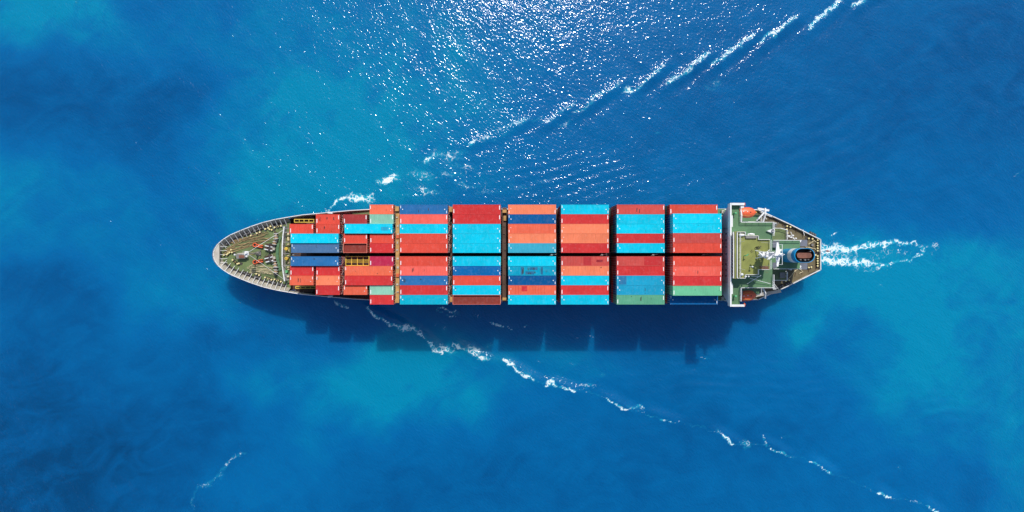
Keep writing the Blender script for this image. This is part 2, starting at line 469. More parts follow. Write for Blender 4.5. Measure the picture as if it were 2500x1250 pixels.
    # --- broad patches of paler, cloudier water
    T = [(130,40,210,95,5,.85),(250,110,110,90,0,.3),(20,420,150,120,0,.42),(130,560,160,120,0,.25),(850,360,300,190,-10,.78),(640,470,160,90,0,.38),(1010,140,360,150,0,.42),(700,120,200,150,0,.16),
         (470,690,190,80,5,.38),(900,960,200,110,-25,.78),(1030,950,110,110,0,.35),(800,880,170,70,20,.25),(1000,845,260,40,5,.42),(615,930,60,70,0,.40),(560,990,55,60,0,.38),
         (640,1190,150,90,10,.26),(480,870,90,60,0,.14),(2000,808,72,46,-15,.72),(1960,830,30,30,0,.2),(2150,700,230,110,10,.5),(2300,820,190,160,20,.36),(2230,960,80,120,20,.3),(2480,1100,110,280,0,.42),
         (2270,590,220,60,0,.42),(2100,640,150,60,0,.3),(760,960,60,30,-20,.25),(740,1060,60,50,0,.22),(960,1020,70,50,0,.22),(1350,905,250,25,5,.22),(2420,650,120,110,0,.2),(1500,1050,180,80,0,.05),
         # deeper blue; the dark corner patches include painted lens vignetting
         (20,240,210,110,10,-.62),(300,240,160,120,30,-.42),(470,350,100,230,-12,-.48),(320,30,60,60,0,-.3),(100,680,110,60,0,-.42),(210,730,90,60,0,-.3),(530,850,200,55,-3,-.36),(700,830,110,50,0,-.42),
         (100,1180,460,260,0,-.92),(520,1010,70,180,0,-.25),(520,580,40,90,0,-.2),(860,1100,160,60,10,-.25),(900,1240,300,80,0,-.2),(1950,260,500,260,0,-.40),(2450,80,260,260,0,-.42),(1400,560,500,40,0,-.2),
         (2350,1140,70,110,0,-.40),(1850,1030,200,90,0,-.26),(1400,1190,500,110,0,-.26),(2080,780,70,40,20,-.25),(2190,870,70,80,0,-.15),(1680,1090,120,60,0,-.1),(340,470,60,60,0,.15),(2080,1230,120,60,0,-.1),
         (1250,200,300,250,0,-.10),(780,590,220,60,0,.12),(1150,1120,240,120,0,-.06),(1600,1000,500,300,0,-.12),(60,850,160,200,0,-.28)]
    T += [(2420,760,200,150,0,.28),(2120,600,260,70,0,.25),(2330,1000,160,110,30,.22),(1900,700,90,60,20,.15),(1080,1000,160,90,0,.2),(880,900,300,60,8,.2),(300,400,90,70,0,.15),(1700,400,300,120,-20,.08)]
    for b in T: turb_shade += blob(*(b[:5] + (b[5]*(1.2 if b[5] > 0 else 0.95),)))
    turb_shade *= np.where((np.abs(X) < 200) & (np.abs(Y) < 110), 1, 0)
    H *= np.clip(1.6 - np.maximum(np.abs(X)/160.0, np.abs(Y)/86.0)*0.9, 0, 1)
    co = np.stack((X, Y, H), -1).reshape(-1, 3).astype(np.float32)
    idx = np.arange(nx*ny).reshape(ny, nx)
    q = np.stack((idx[:-1,:-1], idx[:-1,1:], idx[1:,1:], idx[1:,:-1]), -1).reshape(-1, 4).astype(np.int32)
    me = bpy.data.meshes.new("water")
    me.vertices.add(len(co)); me.vertices.foreach_set("co", co.ravel())
    me.loops.add(q.size); me.loops.foreach_set("vertex_index", q.ravel())
    me.polygons.add(len(q)); me.polygons.foreach_set("loop_start", np.arange(0, q.size, 4, dtype=np.int32))
    me.polygons.foreach_set("use_smooth", np.ones(len(q), dtype=bool))
    me.update(calc_edges=True)
    for nm, arr in (("foam_glint", foam_glint), ("chop", chop), ("turb_shade", turb_shade)):
        at = me.attributes.new(nm, 'FLOAT', 'POINT')
        at.data.foreach_set("value", arr.ravel().astype(np.float32))
    m, N, L, B = newmat("sea_water")
    me.materials.append(m)
    o = bpy.data.objects.new("water", me); COL.objects.link(o)
    tag(o, kind="structure")
    def attr(n):
        a = N.new("ShaderNodeAttribute"); a.attribute_name = n
        return a.outputs["Fac"]
    tc = N.new("ShaderNodeTexCoord").outputs["Object"]
    fo, ch, tu = attr("foam_glint"), attr("chop"), attr("turb_shade")
    # water colour from cloudiness plus the painted wave shade and vignetting
    warp = noise(N, L, tc, 0.028, 5, 0.55, 1.2)
    wisp = noise(N, L, mapping(N, L, tc, rot=(0,0,R(-35)), sc=(0.5,1.6,1)), 0.12, 4, 0.6, 0.8)
    fine = noise(N, L, mapping(N, L, tc, rot=(0,0,R(-30)), sc=(0.7,1.2,1)), 1.1, 4, 0.65)
    t = mth(N, L, 'MULTIPLY', tu, mth(N, L, 'ADD', mth(N, L, 'MULTIPLY', warp, 1.5), 0.25))
    t = mth(N, L, 'ADD', t, mth(N, L, 'MULTIPLY', mth(N, L, 'SUBTRACT', warp, 0.5), 0.9))
    t = mth(N, L, 'ADD', t, mth(N, L, 'MULTIPLY', mth(N, L, 'SUBTRACT', wisp, 0.5), 0.22))
    t = mth(N, L, 'ADD', t, mth(N, L, 'MULTIPLY', mth(N, L, 'SUBTRACT', fine, 0.5), 0.12))
    w2_ = noise(N, L, mapping(N, L, tc, rot=(0,0,R(25)), sc=(0.8,1.25,1)), 0.075, 6, 0.6, 1.6)
    t = mth(N, L, 'ADD', t, mth(N, L, 'MULTIPLY', mth(N, L, 'SUBTRACT', w2_, 0.5), mth(N, L, 'ADD', mth(N, L, 'MULTIPLY', mth(N, L, 'ABSOLUTE', tu), 1.5), 0.42)))
    ramp = N.new("ShaderNodeValToRGB")
    L.new(mth(N, L, 'ADD', mth(N, L, 'MULTIPLY', t, 0.5), 0.5), ramp.inputs[0])
    cr = ramp.color_ramp
    cr.elements[0].position = 0.0; cr.elements[0].color = WATER[0]
    cr.elements[1].position = 1.0; cr.elements[1].color = WATER[4]
    for p, c in ((0.25, WATER[1]), (0.5, WATER[2]), (0.75, WATER[3])):
        e = cr.elements.new(p); e.color = c
    # foam lace
    dn = N.new("ShaderNodeTexNoise"); dn.inputs["Scale"].default_value = 0.9; dn.inputs["Detail"].default_value = 3
    L.new(tc, dn.inputs["Vector"])
    vm = N.new("ShaderNodeVectorMath"); vm.operation = 'MULTIPLY_ADD'
    L.new(dn.outputs["Color"], vm.inputs[0]); vm.inputs[1].default_value = (1.6,1.6,0); L.new(tc, vm.inputs[2])
    vo = N.new("ShaderNodeTexVoronoi"); vo.feature = 'DISTANCE_TO_EDGE'; vo.inputs["Scale"].default_value = 0.85
    L.new(vm.outputs[0], vo.inputs["Vector"])
    lace = mth(N, L, 'SUBTRACT', 1.0, sstep(N, L, vo.outputs[0], 0.0, 0.22))
    fn = noise(N, L, mapping(N, L, vm.outputs[0], rot=(0,0,R(20)), sc=(0.7,1.5,1)), 1.3, 4, 0.65)
    fb = noise(N, L, tc, 0.33, 2, 0.5)
    patt = mth(N, L, 'ADD', mth(N, L, 'MULTIPLY', lace, 0.34), mth(N, L, 'MULTIPLY', fn, 0.75))
    patt = mth(N, L, 'ADD', patt, mth(N, L, 'MULTIPLY', mth(N, L, 'SUBTRACT', fb, 0.5), 0.7))
    val = mth(N, L, 'ADD', mth(N, L, 'MULTIPLY', mth(N, L, 'MINIMUM', fo, 0.93), 0.73), patt)
    has = sstep(N, L, fo, 0.06, 0.22)
    fmask = mth(N, L, 'MULTIPLY', sstep(N, L, val, 0.93, 1.30), has)
    aer = mth(N, L, 'MULTIPLY', sstep(N, L, mth(N, L, 'ADD', fo, mth(N, L, 'MULTIPLY', mth(N, L, 'SUBTRACT', fn, 0.5), 0.4)), 0.16, 0.98), 0.72)
    c1 = mixc(N, L, aer, ramp.outputs[0], (0.02, 0.44, 0.56, 1))
    c2 = mixc(N, L, mth(N, L, 'MULTIPLY', fmask, 0.92), c1, (0.78, 0.86, 0.86, 1))
    L.new(c2, B.inputs["Base Color"])
    L.new(mth(N, L, 'ADD', mth(N, L, 'MULTIPLY', fmask, 0.5), SEA['rough']), B.inputs["Coat Roughness"])
    B.inputs["Roughness"].default_value = 0.9
    B.inputs["Specular IOR Level"].default_value = 0.0
    B.inputs["Coat Weight"].default_value = 1.0
    B.inputs["Coat IOR"].default_value = 1.33
    B.subsurface_method = 'BURLEY'
    B.inputs["Subsurface Weight"].default_value = SEA['sss']
    B.inputs["Subsurface Radius"].default_value = (6.0, 12.0, 14.0)
    B.inputs["Subsurface Scale"].default_value = 1.0
    # small waves; their crests bend slowly from place to place
    wnz = N.new("ShaderNodeTexNoise"); wnz.inputs["Scale"].default_value = 0.016; wnz.inputs["Detail"].default_value = 1
    L.new(tc, wnz.inputs["Vector"])
    wv_ = N.new("ShaderNodeVectorMath"); wv_.operation = 'MULTIPLY_ADD'
    L.new(wnz.outputs["Color"], wv_.inputs[0]); wv_.inputs[1].default_value = (15, 15, 0); L.new(tc, wv_.inputs[2])
    tc = wv_.outputs[0]
    w1 = noise(N, L, mapping(N, L, tc, rot=(0,0,R(-40)), sc=(0.62,1.0,1)), 1.75, 1.5, 0.5, 0.3)
    w2 = noise(N, L, mapping(N, L, tc, rot=(0,0,R(-20)), sc=(0.6,1.0,1)), 0.6, 1, 0.5, 0.2)
    w3 = noise(N, L, mapping(N, L, tc, rot=(0,0,R(-48)), sc=(0.5,1.0,1)), 0.16, 3, 0.5, 0.3)
    gust = noise(N, L, mapping(N, L, tc, rot=(0,0,R(-40)), sc=(0.5,1.0,1)), 0.07, 3, 0.6)
    h = mth(N, L, 'ADD', mth(N, L, 'MULTIPLY', w1, SEA['a1']), mth(N, L, 'MULTIPLY', w2, SEA['a2']))
    h = mth(N, L, 'MULTIPLY', h, mth(N, L, 'ADD', mth(N, L, 'MULTIPLY', gust, 0.5), 0.74))
    h = mth(N, L, 'MULTIPLY', h, mth(N, L, 'ADD', mth(N, L, 'MULTIPLY', ch, 0.5), 1.0))
    h = mth(N, L, 'ADD', h, mth(N, L, 'MULTIPLY', w3, SEA['a3']))
    bp = N.new("ShaderNodeBump"); bp.inputs["Strength"].default_value = 1.0; bp.inputs["Distance"].default_value = 1.0
    L.new(h, bp.inputs["Height"]); L.new(bp.outputs[0], B.inputs["Coat Normal"])
    geo = N.new("ShaderNodeNewGeometry")          # the light scattered inside the water follows the ripples less than its gloss
    mx = N.new("ShaderNodeMix"); mx.data_type = 'VECTOR'; mx.inputs[0].default_value = 0.75
    L.new(geo.outputs["Normal"], mx.inputs[4]); L.new(bp.outputs[0], mx.inputs[5])
    nz = N.new("ShaderNodeVectorMath"); nz.operation = 'NORMALIZE'
    L.new(mx.outputs[1], nz.inputs[0]); L.new(nz.outputs[0], B.inputs["Normal"])


WATER = [srgb(0,62,106), srgb(0,79,131), srgb(0,94,148), srgb(0,109,154), srgb(0,124,159)]
SEA = dict(rough=0.115, sss=0.78, a1=0.165, a2=0.11, a3=0.36)
build_water()

# ------------------------------------------------------------------ the ship
CY = 0.37
ship = empty("container_ship", (0, 0, 0))
tag(ship, "long container ship with green foredeck, white bridge and blue funnel under way on blue sea", "ship")

# outline at rail height: x, half breadth
OUT = [(-80.5,0.5),(-80.2,1.5),(-79.3,2.9),(-77.9,4.1),(-76.0,5.3),(-73.2,6.5),(-70.4,7.6),(-67.1,8.7),(-63.8,9.5),(-60.4,10.1),(-56.5,10.75),(-51.8,11.2),
       (-47.3,11.65),(-43.6,12.0),(-38.7,12.3),(-32,12.55),(-20,12.6),(0,12.6),(40,12.6),(60,12.6),(68.0,12.4),(76.5,8.5),(85.2,4.15)]
def hb(x):
    for (a, ha), (b, hb_) in zip(OUT, OUT[1:]):
        if a <= x <= b: return ha + (hb_-ha)*(x-a)/(b-a)
    return OUT[0][1] if x < OUT[0][0] else OUT[-1][1]
def rail_z(x):
    if x < -60.4: return 10.9
    if x < -38.7: return 10.9 - (x+60.4)/21.7*1.2
    if x < -37.5: return 9.7 - (x+38.7)/1.2*2.3
    return 7.4
def deck_z(x):
    return 9.2 if x < -60.4 else (7.6 if x < -38 else 6.6)
XS = sorted(set([a for a, _ in OUT] + [-37.5, -60.3, -38.0, 50, 55, 72, 80, -25, -10, 10, 20, 30]))
mb = MB()
prof = [(1.0, None), (0.93, 5.0), (0.82, 0.0), (0.70, -3.5), (0.0, -7.0)]
rings = []
for x in XS:
    ring = []
    for side in (1, -1):
        seq = []
        for k, z in prof:
            zz = rail_z(x) - 1.6 if z is None else z
            h = hb(x)
            fl = 1.0
            if x < -55: fl = 0.45 + 0.55*(x+80.5)/25.5       # flared bow
            if x > 60: fl = 1 - 0.3*(x-60)/25
            kk = 1 - (1-k)*(1 if z is None else (1.2/fl if x < -55 else 1.0))
            kk = max(kk, 0.03)
            dxb = 0
            if x < -76 and z is not None: dxb = (5.0 - zz)*0.35 + 1
            seq.append((x+dxb, CY + side*h*kk*(0.97 if z is None else 1), zz))
        ring += seq if side == 1 else seq[::-1]
    rings.append(ring)
n = len(rings[0])
for r_ in rings: mb.v += r_
for i in range(len(rings)-1):
    for k in range(n-1):
        mb.f.append((i*n+k, i*n+k+1, (i+1)*n+k+1, (i+1)*n+k))
mb.f.append(tuple(range(n))); mb.f.append(tuple(reversed(range((len(rings)-1)*n, len(rings)*n))))
mb.build("hull", M['hull'], ship)

def deck(name, x0, x1, z, mat, inset=0.9):
    xs = [x for x in XS if x0 < x < x1]; xs = [x0] + xs + [x1]
    a = [(x, CY + hb(x) - inset, z) for x in xs]; b = [(x, CY - hb(x) + inset, z) for x in xs]
    m_ = MB()
    for i in range(len(xs)-1):
        m_.add([a[i], a[i+1], b[i+1], b[i]], [(0,3,2,1)])
        m_.add([(p[0], p[1], z-0.3) for p in (a[i], a[i+1], b[i+1], b[i])], [(0,1,2,3)])
    return m_.build(name, mat, ship)
def bulwark(name, x0, x1, mat, flare, low, th=0.14, cap=0.18, capmat=None, close=None):
    """plate from deck edge up to the rail, leaning outward, with a flat cap"""
    xs = [x for x in XS if x0 < x < x1]; xs = [x0] + xs + [x1]
    top = [(x, CY + hb(x), rail_z(x)) for x in xs]
    bot = [(x + (0.6*flare if x < -79 else 0), CY + max(hb(x) - flare, 0.3), low(x)) for x in xs]
    topm = [(x, CY - hb(x), rail_z(x)) for x in xs]; botm = [(p[0], 2*CY - p[1], p[2]) for p in bot]
    loops = []
    if close == 'bow':
        loops.append((list(reversed(topm)) + top, list(reversed(botm)) + bot))
    elif close == 'stern':
        loops.append((top + list(reversed(topm)), bot + list(reversed(botm))))
    else:
        loops += [(top, bot), (topm, botm)]
    for T_, B_ in loops:
        w, c = MB(), MB()
        for i in range(len(T_)-1):
            t0, t1, b0, b1 = map(Vector, (T_[i], T_[i+1], B_[i], B_[i+1]))
            d = (t1-t0); nrm = Vector((d.y, -d.x, 0)).normalized()*th/2
            w.add([b0-nrm, b1-nrm, t1-nrm, t0-nrm, b0+nrm, b1+nrm, t1+nrm, t0+nrm],
                  [(0,1,2,3),(7,6,5,4),(0,3,7,4),(1,5,6,2)])
            up = Vector((0,0,0.004))
            e = d.normalized()*0.06
            c.bar(t0+up-e, t1+up+e, cap, 0.10)
        b = w.build(name, mat, ship)
        c.build("rail_cap", capmat or M['white'], b)
    return b

deck("forecastle_deck", -79.2, -60.4, 9.2, M['green'])
deck("main_deck", -60.4, -38.0, 7.6, M['brown'], 0.3)
deck("main_deck", -38.0, 54.0, 6.6, M['brown'], 0.1)
deck("poop_deck", 54.0, 85.1, 6.6, M['poop'], 0.1)
MB().add([(-60.4, CY-9.6, 7.5), (-60.4, CY+9.6, 7.5), (-60.4, CY+9.6, 9.2), (-60.4, CY-9.6, 9.2)], [(0,1,2,3)]).build("forecastle_bulkhead", M['dark'], ship)
bulwark("bulwark", -80.5, -60.4, M['inner'], 1.0, lambda x: 9.15, close='bow')
bulwark("bulwark", -60.4, -37.5, M['boot'], 0.45, lambda x: 7.4)
bulwark("bulwark", -37.5, 54.0, M['boot'], 0.05, lambda x: 6.4, cap=0.2)
bulwark("bulwark", 54.0, 85.2, M['boot'], 0.05, lambda x: 6.4, cap=0.22, close='stern')
# bow nose platform (pale steel at the very stem)
nose = [( -79.0, CY+3.1), (-79.25, CY+2.75), (-80.1, CY+1.5), (-80.4, CY+0.5), (-80.4, CY-0.5), (-80.1, CY-1.5), (-79.25, CY-2.75), (-79.0, CY-3.1)]
MB().prism(nose, 10.35, 10.83).build("stem_platform", M['boot'], ship)
mb = MB()
pts = [(-78.7, CY+3.6, 10.4), (-79.9, CY+2.7, 10.4), (-80.8, CY+1.3, 10.4), (-81.0, CY, 10.4), (-80.8, CY-1.3, 10.4), (-79.9, CY-2.7, 10.4), (-78.7, CY-3.6, 10.4)]
mb.tube(pts, 0.09)
mb.build("stem_fender", M['grey'], ship)
# stays inside the bow bulwark
def stay(x, side, m=M['white']):
    h = hb(x); h2 = hb(x+0.5)
    t = Vector((0.5, (h2-h)*side, 0)).normalized()
    nrm = Vector((t.y, -t.x, 0))*side           # pointing inward
    if nrm.y*side > 0: nrm = -nrm
    top = Vector((x, CY+side*(h-0.12), 10.8)); base = Vector((x, CY+side*(h-1.0), 9.25)); foot = base + nrm*1.25 ; foot.z = 9.25
    a = t*0.055
    mb = MB()
    vs = [top-a, base-a, foot-a, top+a, base+a, foot+a]
    mb.add(vs, [(0,1,2),(5,4,3),(0,2,5,3),(2,1,4,5),(1,0,3,4)])
    mb.bar(top, foot, 0.10, 0.08)
    mb.build("bulwark_stay", m, ship)
x = -78.6
while x < -61:
    stay(x, 1); stay(x, -1); x += 1.22
for yy in (-2.2, -1.1, 0.0, 1.1, 2.2):
    MB().bar((-79.0, CY+yy, 10.3), (-77.6, CY+yy, 9.25), 0.11).build("bulwark_stay", M['white'], ship)
x = -59.0
while x < -39:
    for s_ in (1, -1):
        MB().bar((x, CY+s_*(hb(x)-0.1), rail_z(x)-0.15), (x+0.15, CY+s_*(hb(x)-1.35), 7.65), 0.10).build("bulwark_stay", M['grey'], ship)
    x += 2.1
# pale plate where the bulwark steps, and the green landing beside the second bay
for s_ in (1, -1):
    MB().cbox(-49.2, CY+s_*11.35, 9.55, 1.3, 0.5, 0.95, R(-5*s_)).build("bulwark_gate", M['white'], ship)
MB().prism([(-43.6, CY+11.5), (-38.4, CY+11.95), (-37.0, CY+11.9), (-37.0, CY+9.9), (-43.6, CY+9.9)], 7.6, 9.0).build("side_platform", M['green'], ship)
MB().prism([(-43.6, CY-11.5), (-38.4, CY-11.95), (-37.0, CY-11.9), (-37.0, CY-9.9), (-43.6, CY-9.9)], 7.6, 8.6).build("side_platform", M['brown'], ship)
def frames(px0, px1, py0, py1, z, n, nm="stores_rack"):
    a = P(px0, py0, z); b = P(px1, py1, z)
    mb = MB()
    y0, y1 = min(a.y, b.y), max(a.y, b.y)
    mb.bar((a.x, y0, z), (b.x, y0, z), 0.18); mb.bar((a.x, y1, z), (b.x, y1, z), 0.18)
    for i in range(n+1):
        xx = a.x + (b.x-a.x)*i/n
        mb.bar((xx, y0, z), (xx, y1, z), 0.16)
        mb.bar((xx, y0, z), (xx, y0, z-1.6), 0.12); mb.bar((xx, y1, z), (xx, y1, z-1.6), 0.12)
    return mb.build(nm, M['yellow'], ship)
frames(719, 766, 535.5, 542.5, 10.2, 4, "yellow_railing")
frames(722, 770, 699, 704, 9.6, 4, "yellow_railing")
# dark folded stores beside the first bay
for cy_, sgn in ((531.0, 1), (705.5, -1)):
    g = P(743, cy_, 8.6)
    mb = MB()
    for i in range(5):
        mb.bar((g.x-2.4+0.2*i, g.y+sgn*(0.55-0.27*i), 8.6+0.05*(i % 2)), (g.x+2.6, g.y+sgn*(0.65-0.3*i)-0.1, 8.7), 0.16, 0.5)
    for i in range(3):
        mb.bar((g.x-1.5+1.6*i, g.y-0.7, 8.95), (g.x-1.1+1.6*i, g.y+0.75, 8.95), 0.07)
    mb.build("hatch_beam_stack", M['brown'], ship)

for s_ in (1, -1):  # added dark strips standing in for shade along the bulwark foot
    mb = MB()
    xs_ = [-78.2+1.2*i for i in range(15)]
    for a, b in zip(xs_, xs_[1:]):
        p0 = (a, CY+s_*max(0.3, hb(a)-1.35), 9.23); p1 = (b, CY+s_*max(0.3, hb(b)-1.35), 9.23)
        mb.bar(p0, p1, 0.5, 0.05)
    mb.build("shade_strip", M['dark'], ship)
for px in (716, 1347, 1470, 1595, 1718):
    p = P(px, 622.5, 18.4)
    MB().cbox(p.x, CY, 18.2, 0.5, 0.35, 0.2).bar((p.x-.5, CY-.2, 18.1), (p.x+1.2, CY+.1, 18.1), .12).build("gap_lamp", M['boot'], ship)
# ---------------- breakwater and what stands behind it
bw = [P(694,553,11.2), P(691,575,11.2), P(689.5,600,11.2), P(689.2,625,11.2), P(689.5,648,11.2), P(692,668,11.2), P(695,686,11.2)]
mb = MB()
for a, b in zip(bw, bw[1:]):
    mb.bar(a, b + (b-a)*0.02, 0.30, 0.22)
    a2, b2 = a.copy(), b.copy(); a2.z = b2.z = 10.2
    mb.bar(a2, b2, 0.10, 1.9)
brk = mb.build("breakwater", M['white'], ship)
for yy in (557.5, 567, 591, 619, 648, 671, 682):
    a = P(691, yy, 10.9); b = P(706, yy, 10.6)
    MB().bar(a, b, 0.26, 0.20).bar(b, (b.x, b.y, 8), 0.2).build("bracket", M['grey'], brk)
for yy in (573, 583, 598, 612, 626, 640, 655, 676):
    a = P(703.5, yy, 9.6)
    MB().cbox(a.x, a.y, 9.3, 0.5, 0.95 if yy % 2 else 0.7, 0.3, R(8)).build("coaming_plate", M['rope2'], ship)
a = P(698, 552, 9.0); b = P(698, 686, 9.0)
MB().box(a.x-0.7, a.x+0.8, b.y, a.y, 7.62, 8.8).build("breakwater_well", M['dark'], ship)
def mushroom(name, px, py, z0, h, r, mat, parent=ship):
    zt = z0 + h
    p = P(px, py, zt)
    mb = MB().cyl((p.x, p.y, z0), (p.x, p.y, zt-0.15), r*0.45, n=10).cyl((p.x, p.y, zt-0.2), (p.x, p.y, zt), r, r*0.75, n=14)
    o = mb.build(name, mat, parent)
    MB().cyl((p.x, p.y, zt), (p.x, p.y, zt+0.06), r*0.25, n=8).build("knob", M['brown'], o)
mushroom("ventilator", 698, 607.7, 8.8, 2.0, 0.5, M['yellow'])
mushroom("ventilator", 698, 631.5, 8.8, 2.0, 0.5, M['yellow'])
p = P(698, 663, 10); MB().cyl((p.x, p.y, 8.8), (p.x, p.y, 9.9), 0.42, n=14).build("green_tank", M['greenbox'], ship)
# olive walkway step curving behind the winches
arc = [P(684,578,9.5), P(680,590,9.5), P(677.5,605,9.5), P(677,620,9.5), P(678,635,9.5), P(681,648,9.5), P(684,660,9.5)]
mb = MB()
for a, b in zip(arc, arc[1:]): mb.bar(a, b + (b-a)*0.03, 0.75, 0.16)
mb.build("walkway_step", M['green2'], ship)

# ---------------- windlasses, winches, bollards
def drum(mb, c, r, w, ang):
    d = Vector((math.cos(ang), math.sin(ang), 0))*w/2
    mb.cyl(Vector(c)-d, Vector(c)+d, r, n=14)
def winch(px, py, ang, n, name="mooring_winch", rope=True):
    z = 9.95
    p = P(px, py, z)
    r = empty(name, p, ang, ship)
    # local: axis along x
    w = 0.72
    L0 = -n*w/2
    fl, rp = MB(), MB()
    for i in range(n+1):
        drum(fl, (L0+i*w, 0, 0), 0.62, 0.10, 0)
    for i in range(n):
        drum(rp, (L0+(i+0.5)*w, 0, 0), 0.46 if i % 2 == 0 else 0.3, w*0.84, 0)
    rp.build("rope_drum", M['drum'], r, smooth=False)
    fl.build("drum_flange", M['white'], r)
    MB().box(L0-0.3, L0+n*w+0.3, -0.45, 0.45, -0.75, -0.55).box(L0-0.7, L0-0.15, -0.4, 0.4, -0.7, 0.3).build("bed_frame", M['dark'], r)
    drm = MB(); drum(drm, (L0+n*w+0.35, 0, 0), 0.28, 0.5, 0); drm.build("warping_head", M['brown'], r)
    return r
winch(673.5, 577, R(98), 2)
winch(671, 590, R(80), 2)
winch(671.5, 645, R(100), 2)
winch(673.5, 659, R(84), 2)
def windlass(px, py, ang):
    p = P(px, py, 9.9)
    r = empty("anchor_windlass", p, ang, ship)
    a, b = MB(), MB()
    for i, yy in enumerate((-0.75, -0.3, 0.2, 0.7)):
        (a if i % 2 == 0 else b).box(-1.15, 1.0, yy-0.13, yy+0.13, -0.6, 0.2+0.05*i)
    a.build("side_frame", M['white'], r); b.build("gear_case", M['brown'], r)
    MB().cyl((0.2, -1.1, 0), (0.2, 1.1, 0), 0.38, n=12).build("gypsy_wheel", M['dark'], r)
    MB().cyl((0.9, -0.9, -0.1), (0.9, 0.9, -0.1), 0.24, n=10).cyl((1.35, -0.5, 0), (1.35, 0.2, 0), 0.33, n=10).build("motor", M['boot'], r)
windlass(657.5, 603.5, R(-12))
windlass(657.5, 631.0, R(14))
for (px, py, q) in ((622, 598, -1), (622, 640, 1)):
    p = P(px, py, 9.7)
    r = empty("chain_stopper", p, 0, ship)
    MB().torus((0, 0, 0), 0.48, 0.16).build("guide_ring", M['orange'], r, True)
    MB().cyl((0, 0, -0.45), (0, 0, -0.1), 0.38, n=14).build("hawse_pipe", M['soot'], r)
    e = P(642, 602 if q < 0 else 636, 9.7) - p
    side = Vector((-e.y, e.x, 0)).normalized()*0.27
    st = e*0.22
    MB().bar(st+side, e+side, 0.26, 0.4).bar(st-side, e-side, 0.26, 0.4).bar(e*0.5-side*1.3, e*0.5+side*1.3, 0.3, 0.5).build("stopper_arm", M['orange'], r)
    ch = MB()
    for i in range(11):
        c = e*(0.2 + 1.25*i/10)
        ch.torus((c.x, c.y, -0.12+0.03*(i % 2)), 0.12, 0.05, n=10, m=5, axis='z' if i % 2 else 'x')
    ch.build("anchor_chain", M['brown'], r)
def bollard(px, py, z, ang=0.0, one=False):
    p = P(px, py, z+0.6)
    r = empty("bollard", (p.x, p.y, z), ang, ship)
    for s_ in ((0,) if one else (-0.42, 0.42)):
        MB().cyl((s_, 0, 0), (s_, 0, 0.55), 0.16, n=10).cyl((s_, 0, 0.5), (s_, 0, 0.64), 0.23, n=10).build("post", M['bollard'], r)
    MB().box(-0.75, 0.75, -0.3, 0.3, 0, 0.08).build("base_plate", M['dark'], r)
for (px, py, a) in [(630.4,568,20),(612,575,20),(562,613,60),(556,619,60),(550,622,10),(570,637.5,-50),(576,642,-30),(583,643,-10),(629,670,-25),(651,557.6,20),(659,556,70),
                    (663,561,0),(674,554,15),(682,552,15),(650.6,678.6,-20),(659,681.5,-20),(673.6,683.4,-20),(682,686,-20),(566,616,0)]:
    bollard(px, py, 9.2, R(a), one=(px in (556, 663, 583, 566, 612)))
# roller fairleads (dark boxes with pale rollers) under the rails
def fairlead(px, py, z, ang):
    p = P(px, py, z+0.4)
    r = empty("roller_fairlead", (p.x, p.y, z), ang, ship)
    MB().box(-1.0, 1.0, -0.35, 0.35, 0, 0.32).build("bed", M['dark'], r)
    for k in (-0.6, 0, 0.6):
        MB().cyl((k, 0, 0.3), (k, 0, 0.6), 0.17, n=8).build("roller", M['grey'], r)
for (px, py, a) in [(602,571,22),(625,562,21),(637,557.5,20),(682,541,14),(690,538,12),(602,668,-24),(628,677,-22),(665,689,-18),(687,695,-15),(558,592,40),(672,544,15)]:
    fairlead(px, py, 9.2, R(a))
# forward locker with a rusty lid and the small signal mast beside it
p = P(587, 626, 10.6)
lk = empty("deck_locker", (p.x, p.y, 9.2), R(3), ship)
MB().box(-1.15, 1.15, -0.6, 0.6, 0, 1.2).build("casing", M['grey'], lk)
MB().box(-0.5, 0.95, -0.45, 0.35, 1.203, 1.3).build("lid", M['pipe'], lk)
MB().ell((-1.7, 0.5, 1.0), 0.28, 0.28, 0.28).cyl((-1.7, 0.5, 0), (-1.7, 0.5, 0.9), 0.08, n=6).build("bell", M['white'], lk)
MB().ell((1.45, -0.1, 1.0), 0.33, 0.3, 0.3).cyl((1.45, -0.1, 0), (1.45, -0.1, 0.9), 0.1, n=6).ell((1.1,0.9,0.9),0.22,0.22,0.2).build("ventilator_cowl", M['white'], lk)
MB().box(-1.0, 1.2, 0.62, 0.95, 0.9, 1.05).box(-1.3,-1.15,-0.5,0.8,0.9,1.05).build("locker_rail", M['boot'], lk)
# foremast
fb_ = P(630, 618.5, 9.2); ft = Vector((fb_.x, fb_.y, 15.6))
fm = empty("foremast", fb_, 0, ship)
MB().cyl((0,0,0), (0,0,6.4), 0.2, 0.12, n=10).build("mast_pole", M['boot'], fm)
MB().bar((0.15,0,0), (0.9,0.9,0), 0.12).bar((0,0,2.6), (0.9,0.85,0.1), 0.12).bar((0,0,2.6), (0.9,-0.85,0.1), 0.12).box(-0.5,0.9,-0.4,0.4,0,0.35).build("mast_foot", M['grey'], fm)
MB().box(-0.75,0.35,-0.55,0.55,6.0,6.12).box(-0.5,0.1,-0.2,0.2,6.12,6.7).bar((-0.7,-0.5,6.9),(-0.7,0.5,6.9),0.06).bar((-0.7,-0.5,6.1),(-0.7,-0.5,6.9),0.06).bar((-0.7,0.5,6.1),(-0.7,0.5,6.9),0.06).build("light_platform", M['white'], fm)
for (px, py) in ((692, 561), (692, 681)):
    e = P(px, py, 9.3) - fb_
    MB().tube([(0,0,6.3), (e.x*0.5, e.y*0.5, 3.1), (e.x, e.y, 0.1)], 0.045, 5).build("mast_stay", M['mark'], fm)

